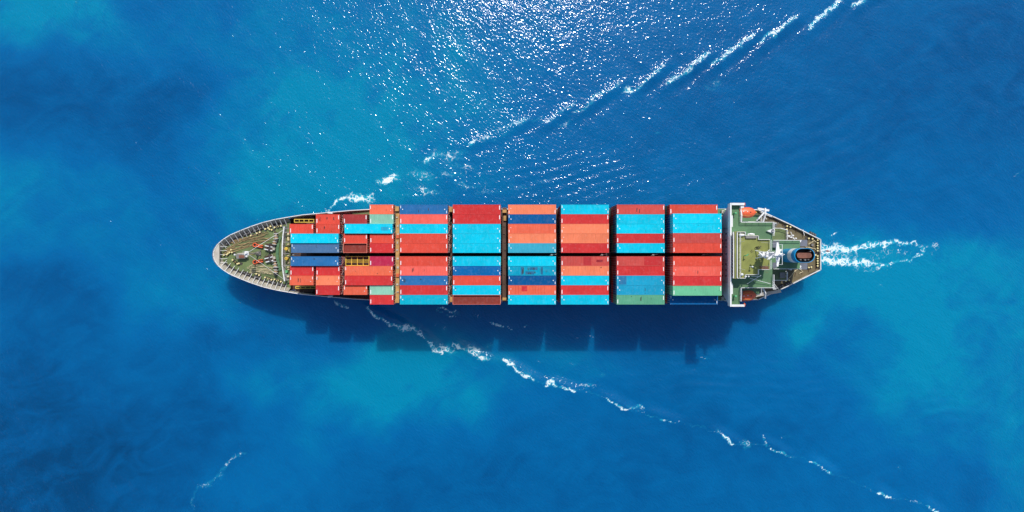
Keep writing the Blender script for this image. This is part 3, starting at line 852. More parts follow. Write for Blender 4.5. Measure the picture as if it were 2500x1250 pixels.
# ---------------- ropes lying on the foredeck (they could be picked up: things of their own)
def rope_pile(name, ends, n, wob, mat, label, z=9.3, r=0.055, seed=1, spread=0.6):
    rnd = random.Random(seed)
    a, b, c = [P(q[0], q[1], z) for q in ends]
    root = (a+c)/2
    mb = MB()
    for i in range(n):
        k = (i/(max(n-1, 1)) - 0.5)*2
        pts = []
        m_ = 26
        t0, t1 = rnd.uniform(0, 0.14), 1 - rnd.uniform(0, 0.14)
        ph = rnd.uniform(0, 6)
        for j in range(m_+1):
            t = t0 + (t1-t0)*j/m_
            q = a*(1-t)**2 + b*2*t*(1-t) + c*t*t
            d = (c-a); nn = Vector((-d.y, d.x, 0)).normalized()
            off = k*spread*(0.45+0.55*math.sin(math.pi*min(1, t*1.1))) + wob*math.sin(ph + t*7 + i) + 0.35*wob*math.sin(t*19+i*2)
            q = q + nn*off
            q.z = z + 0.07*(i % 3) + 0.05*math.sin(t*9+i)
            pts.append(q - root)
        # hairpin at the end so that the strand reads as a flaked rope
        if i % 2 == 0:
            d = (pts[0]-pts[1]).normalized()
            pts = [pts[0] + Vector((-d.y, d.x, 0))*0.35 - d*0.5, pts[0] + Vector((-d.y, d.x, 0))*0.25 + d*0.05] + pts
        mb.tube(pts, r, 5)
    o = mb.build(name, mat)
    o.location = root
    return tag(o, label, "rope", "mooring ropes flaked out on the decks")
rope_pile("mooring_rope", [(556,592),(600,586),(662,567)], 5, 0.16, M['rope'], "tan rope bundle nearest the upper rail of the foredeck", seed=2, spread=0.5)
rope_pile("mooring_rope", [(544,617),(590,590),(672,583)], 7, 0.25, M['rope'], "widest tan rope bundle, between the upper orange ring and the upper rail", seed=3, spread=1.0)
rope_pile("mooring_rope", [(552,614),(585,603),(618,598)], 4, 0.18, M['rope'], "short brown rope bundle from the bow tip to the upper orange ring", seed=4, spread=0.5)
rope_pile("mooring_rope", [(604,653),(640,650),(670,657)], 6, 0.16, M['rope2'], "pale cream rope bundle just below the lower orange ring", seed=5, spread=0.6)
rope_pile("mooring_rope", [(606,662),(640,660),(670,668)], 6, 0.14, M['rope2'], "pale cream rope bundle nearest the lower rail of the foredeck", seed=6, spread=0.55)
rope_pile("mooring_rope", [(596,620),(610,618),(628,620)], 2, 0.1, M['rope'], "single thin tan rope running along the foremast towards the grey locker", seed=8, spread=0.15)

# ---------------- hatch covers and lashing bridges
BAYX = {1: -50.3, 2: -36.6, 3: -22.5, 4: -9.0, 5: 5.13, 6: 18.6, 7: 32.8, 8: 46.35}
HZ = 8.6
for b_, bx in BAYX.items():
    w = {1: 9.9, 2: 11.6}.get(b_, 12.3)
    mb = MB()
    for (y0, y1) in ((CY-w, CY-4.2), (CY-4.1, CY+4.1), (CY+4.2, CY+w)):
        mb.box(bx-6.1, bx+6.1, y0, y1, 7.4, HZ-0.15)
    h = mb.build("hatch_cover", M['brown'], ship)
    mb = MB()
    for i in range(7):
        mb.box(bx-6.0+i*1.95, bx-5.85+i*1.95, CY-w+0.1, CY+w-0.1, HZ-0.146, HZ-0.02)
    mb.build("stiffener", M['dark'], h)
# lashing bridges: portal, walkway, posts, rails
def lashing_bridge(x, z, mat, w, wide=0.85, rail=True):
    r = empty("lashing_bridge", (x, CY, 6.6), 0, ship)
    zz = z - 6.6
    MB().box(-wide/2, wide/2, -w, w, zz-0.25, zz).build("walkway", mat, r)
    mb = MB()
    for i in range(11):
        yy = -w + 0.15 + (2*w-0.3)*i/10
        mb.box(-wide/2+0.02, wide/2-0.02, yy-0.13, yy+0.13, 0, zz-0.253)
    mb.build("post", M['brown'], r)
    if rail:
        mb = MB()
        for s_ in (-1, 1):
            for h_ in (0.5, 1.0):
                mb.bar((s_*(wide/2-0.03), -w, zz+h_), (s_*(wide/2-0.03), w, zz+h_), 0.06)
            for i in range(17):
                yy = -w + 2*w*i/16
                mb.bar((s_*(wide/2-0.03), yy, zz), (s_*(wide/2-0.03), yy, zz+1.0), 0.06)
        mb.build("railing", mat, r)
    # fittings on the walkway
    mb = MB()
    rnd = random.Random(int(x*10))
    for i in range(12):
        yy = -w + 0.6 + (2*w-1.2)*i/11 + rnd.uniform(-0.3, 0.3)
        mb.cbox(rnd.uniform(-0.15, 0.15), yy, zz+0.003, rnd.uniform(0.25, 0.6), rnd.uniform(0.2, 0.55), rnd.uniform(0.12, 0.3))
    mb.build("lashing_box", M['boot'] if mat is M['ochre'] else M['brown'], r)
    return r
lashing_bridge(-43.45, 13.4, M['brown'], 10.3, 0.8)
b23 = lashing_bridge(-29.35, 18.2, M['ochre'], 12.35, 0.95, rail=False)
mb = MB()
for yy in (4.6, -5.3): mb.cbox(0.05, yy, 11.603, 0.75, 0.9, 0.35)
mb.build("cable_box", M['orange'], b23)
lashing_bridge(-15.75, 14.6, M['brown'], 12.35, 0.7)
b45 = lashing_bridge(-1.95, 15.0, M['brown'], 12.35, 1.15)
for q in ((0, 11.3, 8.41, 1.2, 0.8, 0.9), (0, -11.6, 8.41, 1.2, 0.7, 0.6), (0.1, 9.5, 8.41, 0.7, 1.3, 0.5)):
    MB().cbox(*q).build("end_platform", M['ochre'], b45)
lashing_bridge(11.9, 11.6, M['brown'], 12.2, 0.6)
lashing_bridge(25.7, 11.6, M['dark'], 12.2, 1.0)
lashing_bridge(39.6, 11.2, M['dark'], 12.2, 0.7)
for q in ((-29.85, -28.85, CY+11.1, CY+12.3, 18.25, 18.9), (-16.2, -15.2, CY+11.0, CY+12.3, 14.7, 17.6), (-29.85, -28.85, CY-12.3, CY-11.4, 18.25, 18.8), (-16.2, -15.2, CY-12.3, CY-11.0, 14.7, 16.6)):
    MB().box(*q).build("corner_locker", M['ochre'], ship)

# ------------------------------------------------------------------ containers
def colr(r, g, b): return srgb(r, g, b, 0.80)
PAL = {
 'bright cyan': colr(0,214,240), 'cyan': colr(0,205,232), 'teal cyan': colr(0,182,208), 'faded cyan': colr(62,178,204), 'stained teal': colr(0,160,190),
 'sky blue': colr(30,168,205), 'denim blue': colr(44,114,172), 'grey blue': colr(82,120,160), 'navy blue': colr(0,92,152), 'royal blue': colr(0,104,168),
 'red': colr(232,82,64), 'crimson': colr(218,58,58), 'dark red': colr(178,62,62), 'raspberry': colr(200,46,82), 'faded red': colr(214,84,76), 'coral': colr(248,104,88),
 'orange': colr(254,138,98), 'burnt orange': colr(240,108,78), 'pale green': colr(148,206,178), 'sage green': colr(100,176,140), 'mint green': colr(114,196,150),
 'rust brown': colr(142,62,52), 'light coral': colr(250,106,92), 'deep orange': colr(252,118,84)}
CW, CH = 2.438, 2.59
def ribbed_panel(mb, x0, x1, pitch, fn, d=0.03):
    """corrugation: fn(x, depth) gives the two end points of the profile line"""
    n_ = int(round((x1-x0)/pitch)); p_ = (x1-x0)/n_
    prof_ = []
    for i in range(n_):
        a = x0 + i*p_
        prof_ += [(a, 0), (a+p_*0.32, 0), (a+p_*0.5, d), (a+p_*0.82, d)]
    prof_.append((x1, 0))
    base = len(mb.v)
    for xx, dd in prof_:
        p, q = fn(xx, dd); mb.v.append(p); mb.v.append(q)
    for i in range(len(prof_)-1):
        k = base + 2*i
        mb.f.append((k, k+2, k+3, k+1))
def make_body(Lc, open_top=False):
    h, w = Lc/2, CW/2
    mb = MB()
    # corner posts, rails
    for sx in (-1, 1):
        for sy in (-1, 1):
            x0, x1 = sorted((sx*h, sx*(h-0.17))); y0, y1 = sorted((sy*w, sy*(w-0.17)))
            mb.box(x0, x1, y0, y1, 0, CH)
        x0, x1 = sorted((sx*h, sx*(h-0.13)))
        mb.box(x0, x1, -w+0.17, w-0.17, CH-0.14, CH-0.003)
        mb.box(x0, x1, -w+0.17, w-0.17, 0.003, 0.16)
    for sy in (-1, 1):
        y0, y1 = sorted((sy*w, sy*(w-0.09)))
        mb.box(-h+0.17, h-0.17, y0, y1, CH-0.10, CH-0.004)
        mb.box(-h+0.17, h-0.17, y0, y1, 0.004, 0.16)
        ribbed_panel(mb, -h+0.17, h-0.17, 0.28, lambda x, d, sy=sy: ((x, sy*(w-0.035-d), 0.16), (x, sy*(w-0.035-d), CH-0.1)), 0.036)
    # front end wall
    mb.add([(h-0.05, -w+0.17, 0.16), (h-0.05, w-0.17, 0.16), (h-0.05, w-0.17, CH-0.14), (h-0.05, -w+0.17, CH-0.14)], [(0,1,2,3)])
    for i in range(8):
        y = -w + 0.32 + i*0.26
        mb.box(h-0.048, h-0.02, y, y+0.11, 0.17, CH-0.15)
    mb.box(-h+0.06, h-0.06, -w+0.1, w-0.1, 0.10, 0.155)
    return mb
def make_roof(Lc):
    h, w = Lc/2, CW/2
    mb = MB()
    ribbed_panel(mb, -h+0.40, h-0.40, 0.25, lambda x, d: ((x, -w+0.09, CH-0.045+d), (x, w-0.09, CH-0.045+d)), 0.026)
    for s_ in (-1, 1):
        x0, x1 = sorted((s_*(h-0.13), s_*(h-0.40)))
        mb.box(x0, x1, -w+0.09, w-0.09, CH-0.08, CH-0.012)
    return mb
def make_door(Lc):
    h, w = Lc/2, CW/2
    mb = MB()
    for (y0, y1) in ((-w+0.18, -0.012), (0.012, w-0.18)):
        mb.box(-h+0.03, -h+0.08, y0, y1, 0.17, CH-0.15)
    return mb
def make_bars(Lc):
    h, w = Lc/2, CW/2
    mb = MB()
    for y in (-0.85, -0.32, 0.32, 0.85):
        mb.cyl((-h-0.005, y, 0.12), (-h-0.005, y, CH-0.10), 0.022, n=6)
        mb.box(-h-0.02, -h+0.03, y-0.02, y+0.16, 1.15, 1.22)
        for z in (0.3, 1.5, 2.2): mb.box(-h-0.02, -h+0.03, y-0.06, y+0.06, z, z+0.07)
    return mb
def make_castings(Lc):
    h, w = Lc/2, CW/2
    out = []
    for sx in (-1, 1):
        for sy in (-1, 1):
            mb = MB(); out.append(mb)
            x0, x1 = sorted((sx*(h+0.004), sx*(h-0.178))); y0, y1 = sorted((sy*(w+0.004), sy*(w-0.162)))
            mb.box(x0, x1, y0, y1, CH-0.118, CH+0.006)
    return out
def make_marks(Lc, kind):
    h = Lc/2; z = CH-0.010
    if kind == 'bar':
        q = [(-h+0.17, -h+0.36, -0.95, 0.05, 0), (h-0.36, h-0.17, -0.05, 0.95, 0)]
    elif kind == 'dash':
        q = [(-h+0.18, -h+0.32, 0.35, 0.95, 0), (h-0.32, h-0.18, -0.95, -0.30, 0), (-h+0.62, -h+0.84, -0.13, 0.10, .02), (h-0.84, h-0.62, -0.13, 0.10, .02)]
    else:
        q = [(-h+0.17, -h+0.32, -0.95, -0.30, 0), (h-0.32, h-0.17, -0.95, -0.15, 0), (-h+0.60, -h+0.76, 0.20, 0.36, .02)]
    return [MB().box(a, b, c, d, z+e, z+e+0.012) for a, b, c, d, e in q]
MESH = {}
for Lc, nm in ((12.192, '40'), (6.058, '20')):
    MESH['body'+nm] = make_body(Lc).mesh("container_walls", M['cont'])
    MESH['open'+nm] = make_body(Lc, True).mesh("open_container_walls", M['cont_frame'])
    MESH['roof'+nm] = make_roof(Lc).mesh("container_roof", M['cont'])
    MESH['sunk'+nm] = MB().box(-Lc/2+0.14, Lc/2-0.14, -CW/2+0.10, CW/2-0.10, CH-0.80, CH-0.55).mesh("sunken_cover", M['cont'])
    MESH['door'+nm] = make_door(Lc).mesh("container_door", M['cont'])
    MESH['bars'+nm] = make_bars(Lc).mesh("locking_bars", M['boot'])
    MESH['cast'+nm] = [q.mesh("corner_casting", M['cont_frame']) for q in make_castings(Lc)]
    for k in ('bar', 'dash', 'ell'):
        MESH['mark_'+k+nm] = [q.mesh("roof_marking", M['mark']) for q in make_marks(Lc, k)]
def child(name, me, parent, color=None):
    o = bpy.data.objects.new(name, me)
    COL.objects.link(o); o.parent = parent
    if color: o.color = color
    return o
ROWY = {}
for i in range(1, 11):
    ROWY[i] = CY + (0.45 + (5-i)*2.46 + CW/2) if i <= 5 else CY - (0.45 + (i-6)*2.46 + CW/2)
ORD = ['', 'first', 'second', 'third', 'fourth', 'fifth', 'sixth', 'seventh', 'eighth', 'ninth', 'tenth']
def place_words(row, bay):
    return "%s row from photo top, %s bay from bow" % (ORD[row], ORD[bay])
def container(cname, row, bay, x, size, z, tier, half=None, extra="", kind='bar', open_top=False):
    col = PAL['burnt orange' if open_top else cname]
    o = child("shipping_container", MESH[('open' if open_top else 'body')+size], None, col)
    flip = x < 0
    o.location = (x + random.uniform(-0.03, 0.03), ROWY[row] + random.uniform(-0.006, 0.006), z)
    o.rotation_euler = (0, 0, math.pi if flip else 0)
    if not open_top:
        child("roof", MESH['roof'+size], o, col)
    else:
        child("sunken_cover", MESH['sunk'+size], o, PAL[cname])
    d = child("door", MESH['door'+size], o, col)
    child("locking_bars", MESH['bars'+size], d)
    if tier == 0:
        for q in MESH['cast'+size]: child("corner_casting", q, o, col)
        if not open_top:
            for q in MESH['mark_'+kind+size]: child("roof_marking", q, o)
        lab = "%s%s container%s, %s" % ("short " if size == '20' else "", cname, extra, place_words(row, bay))
        if half: lab += ", " + half
    else:
        lab = "%s%s container %s below top, %s" % ("short " if size == '20' else "", cname, ('', 'one', 'two', 'three', 'four')[tier], place_words(row, bay))
        if half: lab += ", " + half
        lab = lab.replace(' row from photo top', ' row down')
    tag(o, lab, "container", "shipping containers stacked on the ship")
    return o
BLUES = ['royal blue', 'navy blue', 'denim blue']; REDS = ['dark red', 'crimson', 'red']
LOWERS = {}
lower_names = ['dark red', 'navy blue', 'crimson', 'royal blue', 'red', 'denim blue', 'rust brown', 'sage green', 'burnt orange']
def stack(cname, row, bay, x, size, half=None, top=19.0, **kw):
    nt = 4 if top < 20 else 5
    if kw.get('low'): nt = 3
    kw.pop('low', None)
    z = top - CH
    res = None
    rnd = random.Random(row*31 + bay*7 + int(x))
    for t in range(nt):
        if t == 0:
            res = container(cname, row, bay, x, size, z, 0, half, **kw)
        else:
            nm = rnd.choice(lower_names)
            if bay == 8 and t == 1: nm = {2:'royal blue',3:'royal blue',4:'dark red',5:'dark red',6:'dark red',7:'dark red',8:'dark red',9:'sage green'}.get(row, nm)
            if bay == 8 and t == 2 and row < 7: nm = 'royal blue'
            if bay == 7 and t == 1: nm = {2:'royal blue',3:'royal blue',5:'grey blue',8:'royal blue',9:'royal blue',10:'sage green'}.get(row, 'dark red')
            container(nm, row, bay, x, size, z, t, half)
        z -= (CH + 0.012)
    return res
KD = {}
def kindfor(c):
    if 'cyan' in c or 'blue' in c or 'teal' in c: return 'dash'
    if 'orange' in c or c == 'coral': return 'ell'
    return 'bar'
B1, B2 = BAYX[1], BAYX[2]
F_, A_ = "forward half", "aft half"
for (c, r_, b_, x, sz, hf, tp, ex) in [
    ('red', 2, 1, B1+3.35, '20', None, 19.0, " with black scratches"), ('red', 3, 1, B1-3.35, '20', F_, 19.0, ""), ('red', 3, 1, B1+3.35, '20', A_, 19.0, ""),
    ('bright cyan', 4, 1, B1+0.1, '40', None, 19.35, ""), ('grey blue', 5, 1, B1+0.1, '40', None, 19.0, ""), ('denim blue', 6, 1, B1+0.1, '40', None, 19.3, ""),
    ('crimson', 7, 1, B1-3.35, '20', F_, 18.8, ""), ('crimson', 7, 1, B1+3.35, '20', A_, 18.8, ""), ('burnt orange', 8, 1, B1-3.35, '20', F_, 19.0, ""), ('orange', 8, 1, B1+3.35, '20', A_, 19.0, ""),
    ('crimson', 9, 1, B1+3.35, '20', None, 19.0, ""),
    ('deep orange', 1, 2, B2+3.35, '20', None, 19.0, ""), ('dark red', 2, 2, B2-3.35, '20', F_, 19.0, ""), ('pale green', 2, 2, B2+3.35, '20', A_, 19.0, ""), ('bright cyan', 3, 2, B2+0.1, '40', None, 19.35, " with grey patch"),
    ('red', 4, 2, B2-3.35, '20', F_, 18.8, ""), ('red', 4, 2, B2+3.35, '20', A_, 18.8, ""), ('crimson', 5, 2, B2+3.35, '20', A_, 19.0, ""),
    ('raspberry', 6, 2, B2+3.35, '20', None, 19.0, ""), ('deep orange', 7, 2, B2+0.1, '40', None, 19.0, ""), ('crimson', 8, 2, B2+0.1, '40', None, 19.3, ""),
    ('burnt orange', 9, 2, B2-3.35, '20', F_, 18.8, ""), ('pale green', 9, 2, B2+3.35, '20', A_, 18.9, ""), ('crimson', 10, 2, B2+3.35, '20', None, 19.0, "")]:
    o = stack(c, r_, b_, x, sz, hf, tp, extra=ex, kind=kindfor(c))
    KD[(b_, r_, hf)] = o
o = stack('rust brown', 5, 2, B2-3.35, '20', None, 19.0, extra=" with open top", open_top=True); KD[(2, 5, F_)] = o
BAYS = {
 3: ['denim blue', 'light coral', 'bright cyan', 'red', 'red', 'red', 'light coral', 'denim blue', 'crimson', 'teal cyan'],
 4: ['crimson', 'crimson', 'cyan', 'cyan', 'cyan', 'cyan', 'royal blue', 'red', 'cyan', 'rust brown'],
 5: ['orange', 'navy blue', 'burnt orange', 'orange', 'faded cyan', 'bright cyan', 'stained teal', 'navy blue', 'burnt orange', 'cyan'],
 6: ['cyan', 'crimson', 'orange', 'orange', 'crimson', 'faded red', 'orange', 'cyan', 'crimson', 'cyan'],
 7: ['faded red', 'cyan', 'bright cyan', 'crimson', 'cyan', 'faded red', 'crimson', 'sky blue', 'sky blue', 'sage green'],
 8: ['red', 'bright cyan', 'bright cyan', 'faded red', 'red', 'red', 'coral', 'crimson', 'mint green', 'royal blue']}
EXTRA = {(3,7): " with black scratches", (3,8): " with black scratches", (5,7): " with blotched stains", (5,9): " with crimson square patch", (6,6): " with dark patches",
         (7,6): " with darker aft end", (7,8): " with slate blue patch", (4,10): " with open top", (6,7): " with dark nick"}
for b_, cols in BAYS.items():
    for r_, c in enumerate(cols, 1):
        top = 19.0
        if b_ == 8 and 2 <= r_ <= 9: top = 21.6
        kw = dict(extra=EXTRA.get((b_, r_), ""), kind=kindfor(c))
        if (b_, r_) == (4, 10): kw['open_top'] = True
        KD[(b_, r_, None)] = stack(c, r_, b_, BAYX[b_], '40', None, top, **kw)
# repaired panels, scuffs: thin plates on particular roofs (x, y on the roof as seen in the photo, metres from its centre)
def roof_plate(o, rects, col, name="roof_patch"):
    flip = abs(o.rotation_euler.z) > 1
    mb = MB()
    for (x, y, w, d) in rects:
        if flip: x, y = -x, -y
        mb.cbox(x, y, CH-0.0185, w, d, 0.0035)
    me = mb.mesh(name, M['cont'])
    child(name, me, o, col)
def scuffs(o, spots, seed, col=(0.02, 0.012, 0.012, 1), name="scuff_marks"):
    rnd = random.Random(seed); flip = abs(o.rotation_euler.z) > 1
    mb = MB()
    for (x, y, L_, n_) in spots:
        for i in range(n_):
            xx = x + rnd.uniform(-0.35, 0.35); yy = y + rnd.uniform(-0.25, 0.25); ll = L_*rnd.uniform(0.5, 1.0)
            yy = max(-0.95+ll/2, min(0.95-ll/2, yy)); ww = rnd.uniform(0.06, 0.13)
            if flip: xx, yy = -xx, -yy
            a = rnd.uniform(-0.12, 0.12)
            mb.add([(xx-ww/2, yy-ll/2, CH-0.0135+0.0006*i), (xx+ww/4+a, yy-ll/2.4, CH-0.0135+0.0006*i), (xx+ww/2+a, yy+ll/2, CH-0.0135+0.0006*i), (xx-ww/4, yy+ll/2.3, CH-0.0135+0.0006*i)], [(0,1,2,3)])
    child(name, mb.mesh(name, M['soot']), o, col)
K = lambda b, r, h=None: KD[(b, r, h)]
scuffs(K(1,2), [(-2.0,0,1.3,7),(-0.4,0,1.0,3),(1.6,0.1,0.9,4)], 1)
scuffs(K(1,3,A_), [(-1.1,0.1,1.2,2),(0.9,-0.5,0.4,2)], 2)
scuffs(K(1,8,F_), [(-0.6,0,1.2,4),(-2.6,0.6,0.4,2)], 3)
scuffs(K(1,8,A_), [(0.2,0.5,0.5,3),(-2.4,0.3,0.8,2)], 4)
scuffs(K(1,5), [(0.2,0.4,0.3,2)], 5, name="scuff_marks")
scuffs(K(1,6), [(-0.2,0.5,0.5,3),(-3.0,-0.2,0.5,2)], 6)
scuffs(K(2,1), [(1.3,0,0.9,3),(-1.6,0.1,0.3,2)], 7)
scuffs(K(2,7), [(-3.2,-0.4,0.5,3),(2.4,-0.5,0.4,2)], 8)
roof_plate(K(2,3), [(4.1,0,1.9,0.9)], colr(40,170,205))
scuffs(K(3,7), [(-2.6,0.2,1.5,5),(-0.1,-0.1,0.9,3)], 9)
scuffs(K(3,8), [(-4.8,-0.1,1.2,4),(-0.9,0.2,0.6,2)], 10)
scuffs(K(3,1), [(1.2,0.1,0.8,2),(-1.0,-0.5,0.5,3)], 11, )
scuffs(K(4,9), [(-5.3,0.3,0.8,3)], 12)
scuffs(K(5,7), [(-2.5,0,1.7,6),(-0.8,0.4,0.7,7),(0.2,0.5,0.8,7),(2.4,0,1.5,6),(3.8,0,0.7,3),(-0.6,-0.6,0.6,7),(0.6,-0.6,0.6,6)], 13, name="stain")
roof_plate(K(5,7), [(-2.6,0,0.5,2.0),(2.5,0,0.5,1.9),(-0.6,-0.55,2.2,0.8),(0.4,0.55,2.0,0.7)], colr(40,112,150), "stain_patch")
roof_plate(K(5,9), [(-2.0,0.35,1.4,1.3)], colr(214,52,58))
roof_plate(K(5,9), [(0.9,0,0.06,2.1),(1.6,0,0.06,2.1),(2.3,0,0.06,2.1),(-3.4,0,0.06,2.1),(-4.2,0,0.06,2.1),(0.2,0,0.06,2.1),(3.1,0,0.06,2.1)], colr(196,60,50), "roof_seam")
roof_plate(K(6,6), [(3.7,0.05,1.6,0.6)], colr(160,42,52))
roof_plate(K(6,6), [(0.6,0,2.0,2.1)], colr(192,54,58), "roof_panel")
scuffs(K(6,7), [(4.2,0.75,0.35,4)], 14)
scuffs(K(7,1), [(-0.7,-0.3,1.2,4)], 15, )
roof_plate(K(7,6), [(3.2,0,4.6,2.15)], colr(204,54,56), "roof_panel")
roof_plate(K(7,8), [(-4.6,0,1.9,2.1)], colr(44,124,168))
scuffs(K(7,9), [(1.2,-0.9,0.3,3),(0.8,0.2,0.9,2)], 16)
scuffs(K(7,10), [(-2.4,0.8,0.3,2),(-0.2,0.3,1.2,3),(3.0,0.2,0.7,2)], 17)
scuffs(K(7,3), [(1.5,-0.7,0.6,2)], 18)
scuffs(K(8,2), [(3.0,0.3,0.25,2)], 19)
scuffs(K(8,3), [(3.6,0.0,1.2,2),(0.2,0.5,0.3,1)], 20)
scuffs(K(8,4), [(1.7,0.1,0.7,1),(4.4,-0.1,0.5,1)], 21)
scuffs(K(8,7), [(-0.2,-0.2,1.0,3)], 22)
scuffs(K(8,9), [(5.2,-0.1,0.3,2),(-0.4,0.2,0.4,2)], 23)
# open yellow platform frame in the sixth row of the second bay
fr = empty("platform_frame", (B2-3.35, ROWY[6], 16.0))
tag(fr, "open yellow steel frame lying between raspberry container and blue container in second bay", "frame")
mb = MB()
for yy in (-1.15, -0.25, 0.25, 1.15): mb.bar((-3.0, yy, 1.0), (3.0, yy, 1.0), 0.15)
mb.build("long_rail", M['yellow'], fr)
mb = MB()
for i in range(5):
    xx = -3.0 + 1.5*i
    mb.bar((xx, -1.15, 1.003), (xx, 1.15, 1.003), 0.17)
    for yy in (-1.15, 1.15): mb.bar((xx, yy, 1.0), (xx, yy, 0.1), 0.12)
mb.build("cross_bar", M['yellow'], fr)
MB().box(-3.0, 3.0, -1.2, 1.2, -0.2, 0.1).build("base_deck", M['brown'], fr)
z = 15.8 - CH
for t in (1, 2, 3):
    container(['', 'dark red', 'navy blue', 'crimson'][t], 6, 2, B2-3.35, '20', z, t, F_); z -= CH + 0.012
# lashing rods crossing the aft ends of the three forward bays
def rods(x, row, bay):
    y = ROWY[row]
    mb = MB()
    z0 = 14.0 if bay != 2 else 15.2
    for k, (ya, yb) in enumerate(((-1.1, 0.9), (1.1, -0.9), (-0.75, 1.1), (0.75, -1.1), (-0.3, -1.15), (0.3, 1.15), (0.0, 0.6))):
        mb.bar((x+0.13+0.04*k, y+ya, 18.4-0.22*k), (x+0.45+0.03*k, y+yb, z0), 0.075)
    for zz in (16.4, 15.6, 17.3):
        mb.bar((x+0.2, y-1.1, zz), (x+0.2, y+1.1, zz), 0.08)
    mb.build("lashing_rods", M['rods'], ship)
M['rods'] = paint("rod_steel", (0.50, 0.30, 0.26, 1), amt=0.5, scale=3)
for b_ in (1, 2, 3):
    for r_ in range(1, 11):
        if b_ == 1 and r_ in (1, 10): continue
        rods(BAYX[b_]+6.42 if b_ < 3 else BAYX[b_]+6.1, r_, b_)

# ------------------------------------------------------------------ accommodation block
def Y(py, z): return P(1250, py, z).y
def Xp(px, z): return P(px, 625, z).x
FX = 54.35
ND = 22.3                                    # navigation deck
acc = empty("accommodation_block", (FX, CY, 6.6), 0, ship)
def ab(mb, name, mat, par=acc, smooth=False):
    o = mb.build(name, mat, par, smooth)
    o.location = (-FX, -CY, -6.6) if par is acc else (0, 0, 0)
    return o
ytop, ybot = 8.25, -7.75
AX1 = 64.7
ab(MB().box(FX, AX1, ybot, ytop, 6.6, ND-0.35), "tower", M['wall'])
# raked wing supports: front plate widening to the wing tips
pl = [(-9.0, 6.6), (-9.0, 15.2), (-9.6, 17.2), (-11.0, 20.0), (-12.35, ND-0.4), (12.95, ND-0.4), (11.6, 20.0), (10.2, 17.2), (9.5, 15.2), (9.5, 6.6)]
mb = MB(); n = len(pl)
mb.v = [(FX-0.22, y, z) for y, z in pl] + [(FX-0.004, y, z) for y, z in pl]
mb.f = [tuple(reversed(range(n))), tuple(range(n, 2*n))] + [(i, (i+1) % n, n+(i+1) % n, n+i) for i in range(n)]
front = ab(mb, "front_wall", M['wall'])
mbw = MB()
for zz in (19.9, 17.6):
    for yy in (-5.0, -3.5, -2.1, 0.5, 2.3, 4.0, 5.6):
        mbw.box(FX-0.26, FX-0.21, yy-0.22, yy+0.22, zz, zz+0.55)
ab(mbw, "porthole", M['glass'])
mbw = MB()
for yy in (-6.6, -1.0, 3.2, 7.0):
    mbw.box(FX-0.30, FX-0.21, yy-0.03, yy+0.03, 14, ND-0.5)
for zz in (19.4, 16.7):
    mbw.box(FX-0.27, FX-0.223, -9.0, 9.5, zz, zz+0.06)
ab(mbw, "wall_pipe", M['grey'])
# navigation deck slab
nd = [(FX-0.4, -12.4), (FX+2.3, -12.4), (FX+2.3, ybot-0.15), (AX1+0.1, ybot-0.15), (AX1+0.1, ytop+0.15), (FX+2.3, ytop+0.15), (FX+2.3, 13.0), (FX-0.4, 13.0)]
ab(MB().prism(nd, ND-0.35, ND), "navigation_deck", M['green2'])
# bulwark round the wings
mb = MB()
mb.box(FX-0.52, FX-0.30, -12.4, 13.0, ND-0.3, ND+1.15)
mb.box(FX-0.29, FX+2.9, 12.72, 13.0, ND-0.3, ND+1.15); mb.box(FX-0.29, FX+2.9, -12.4, -12.12, ND-0.3, ND+1.15)
mb.box(FX-0.56, FX-0.20, -12.5, 13.1, ND+1.153, ND+1.25)
mb.box(FX-0.15, FX+3.0, 12.55, 13.1, ND+1.153, ND+1.25); mb.box(FX-0.15, FX+3.0, -12.5, -11.95, ND+1.153, ND+1.25)
mb.box(FX+2.2, FX+3.0, 11.9, 12.55, ND-0.3, ND+0.9)
ab(mb, "wing_bulwark", M['white'])
def railing(pts, h=1.05, th=0.11, mat=None, par=acc, closed=False, name="railing", gap=1.5):
    mb = MB()
    pts = [Vector(p) for p in pts]
    if closed: pts.append(pts[0])
    for a, b in zip(pts, pts[1:]):
        for k in (h, h*0.5):
            mb.bar(a + Vector((0,0,k)), b + Vector((0,0,k)), th if k == h else 0.06)
        L_ = (b-a).length; n_ = max(1, int(L_/gap))
        for i in range(n_+1):
            q = a + (b-a)*i/n_
            mb.bar(q, q+Vector((0,0,h)), 0.07)
    if par is acc: return ab(mb, name, mat or M['white'])
    return mb.build(name, mat or M['white'], par)
railing([(FX+2.25, 11.8, ND), (FX+2.25, ytop+0.1, ND), (AX1, ytop+0.1, ND), (AX1, 5.0, ND)], th=0.12)
railing([(FX+2.25, -11.2, ND), (FX+2.25, ybot-0.1, ND), (AX1, ybot-0.1, ND), (AX1, -4.6, ND)], th=0.12)
ab(MB().box(FX+0.7, FX+1.0, 10.4, 10.7, ND, ND+1.1).box(FX+0.7, FX+1.0, -10.1, -9.8, ND, ND+1.1).ell((FX+0.85, 10.55, ND+1.2), .3,.3,.25).ell((FX+0.85, -9.95, ND+1.2), .3,.3,.25), "wing_console", M['greenbox'])
# life raft and boxes at wing roots
ab(MB().box(FX-0.05, FX+0.25, 7.2, 10.0, ND, ND+0.9).box(FX-0.05, FX+0.25, -9.4, -6.8, ND, ND+0.9), "wing_locker", M['white'])
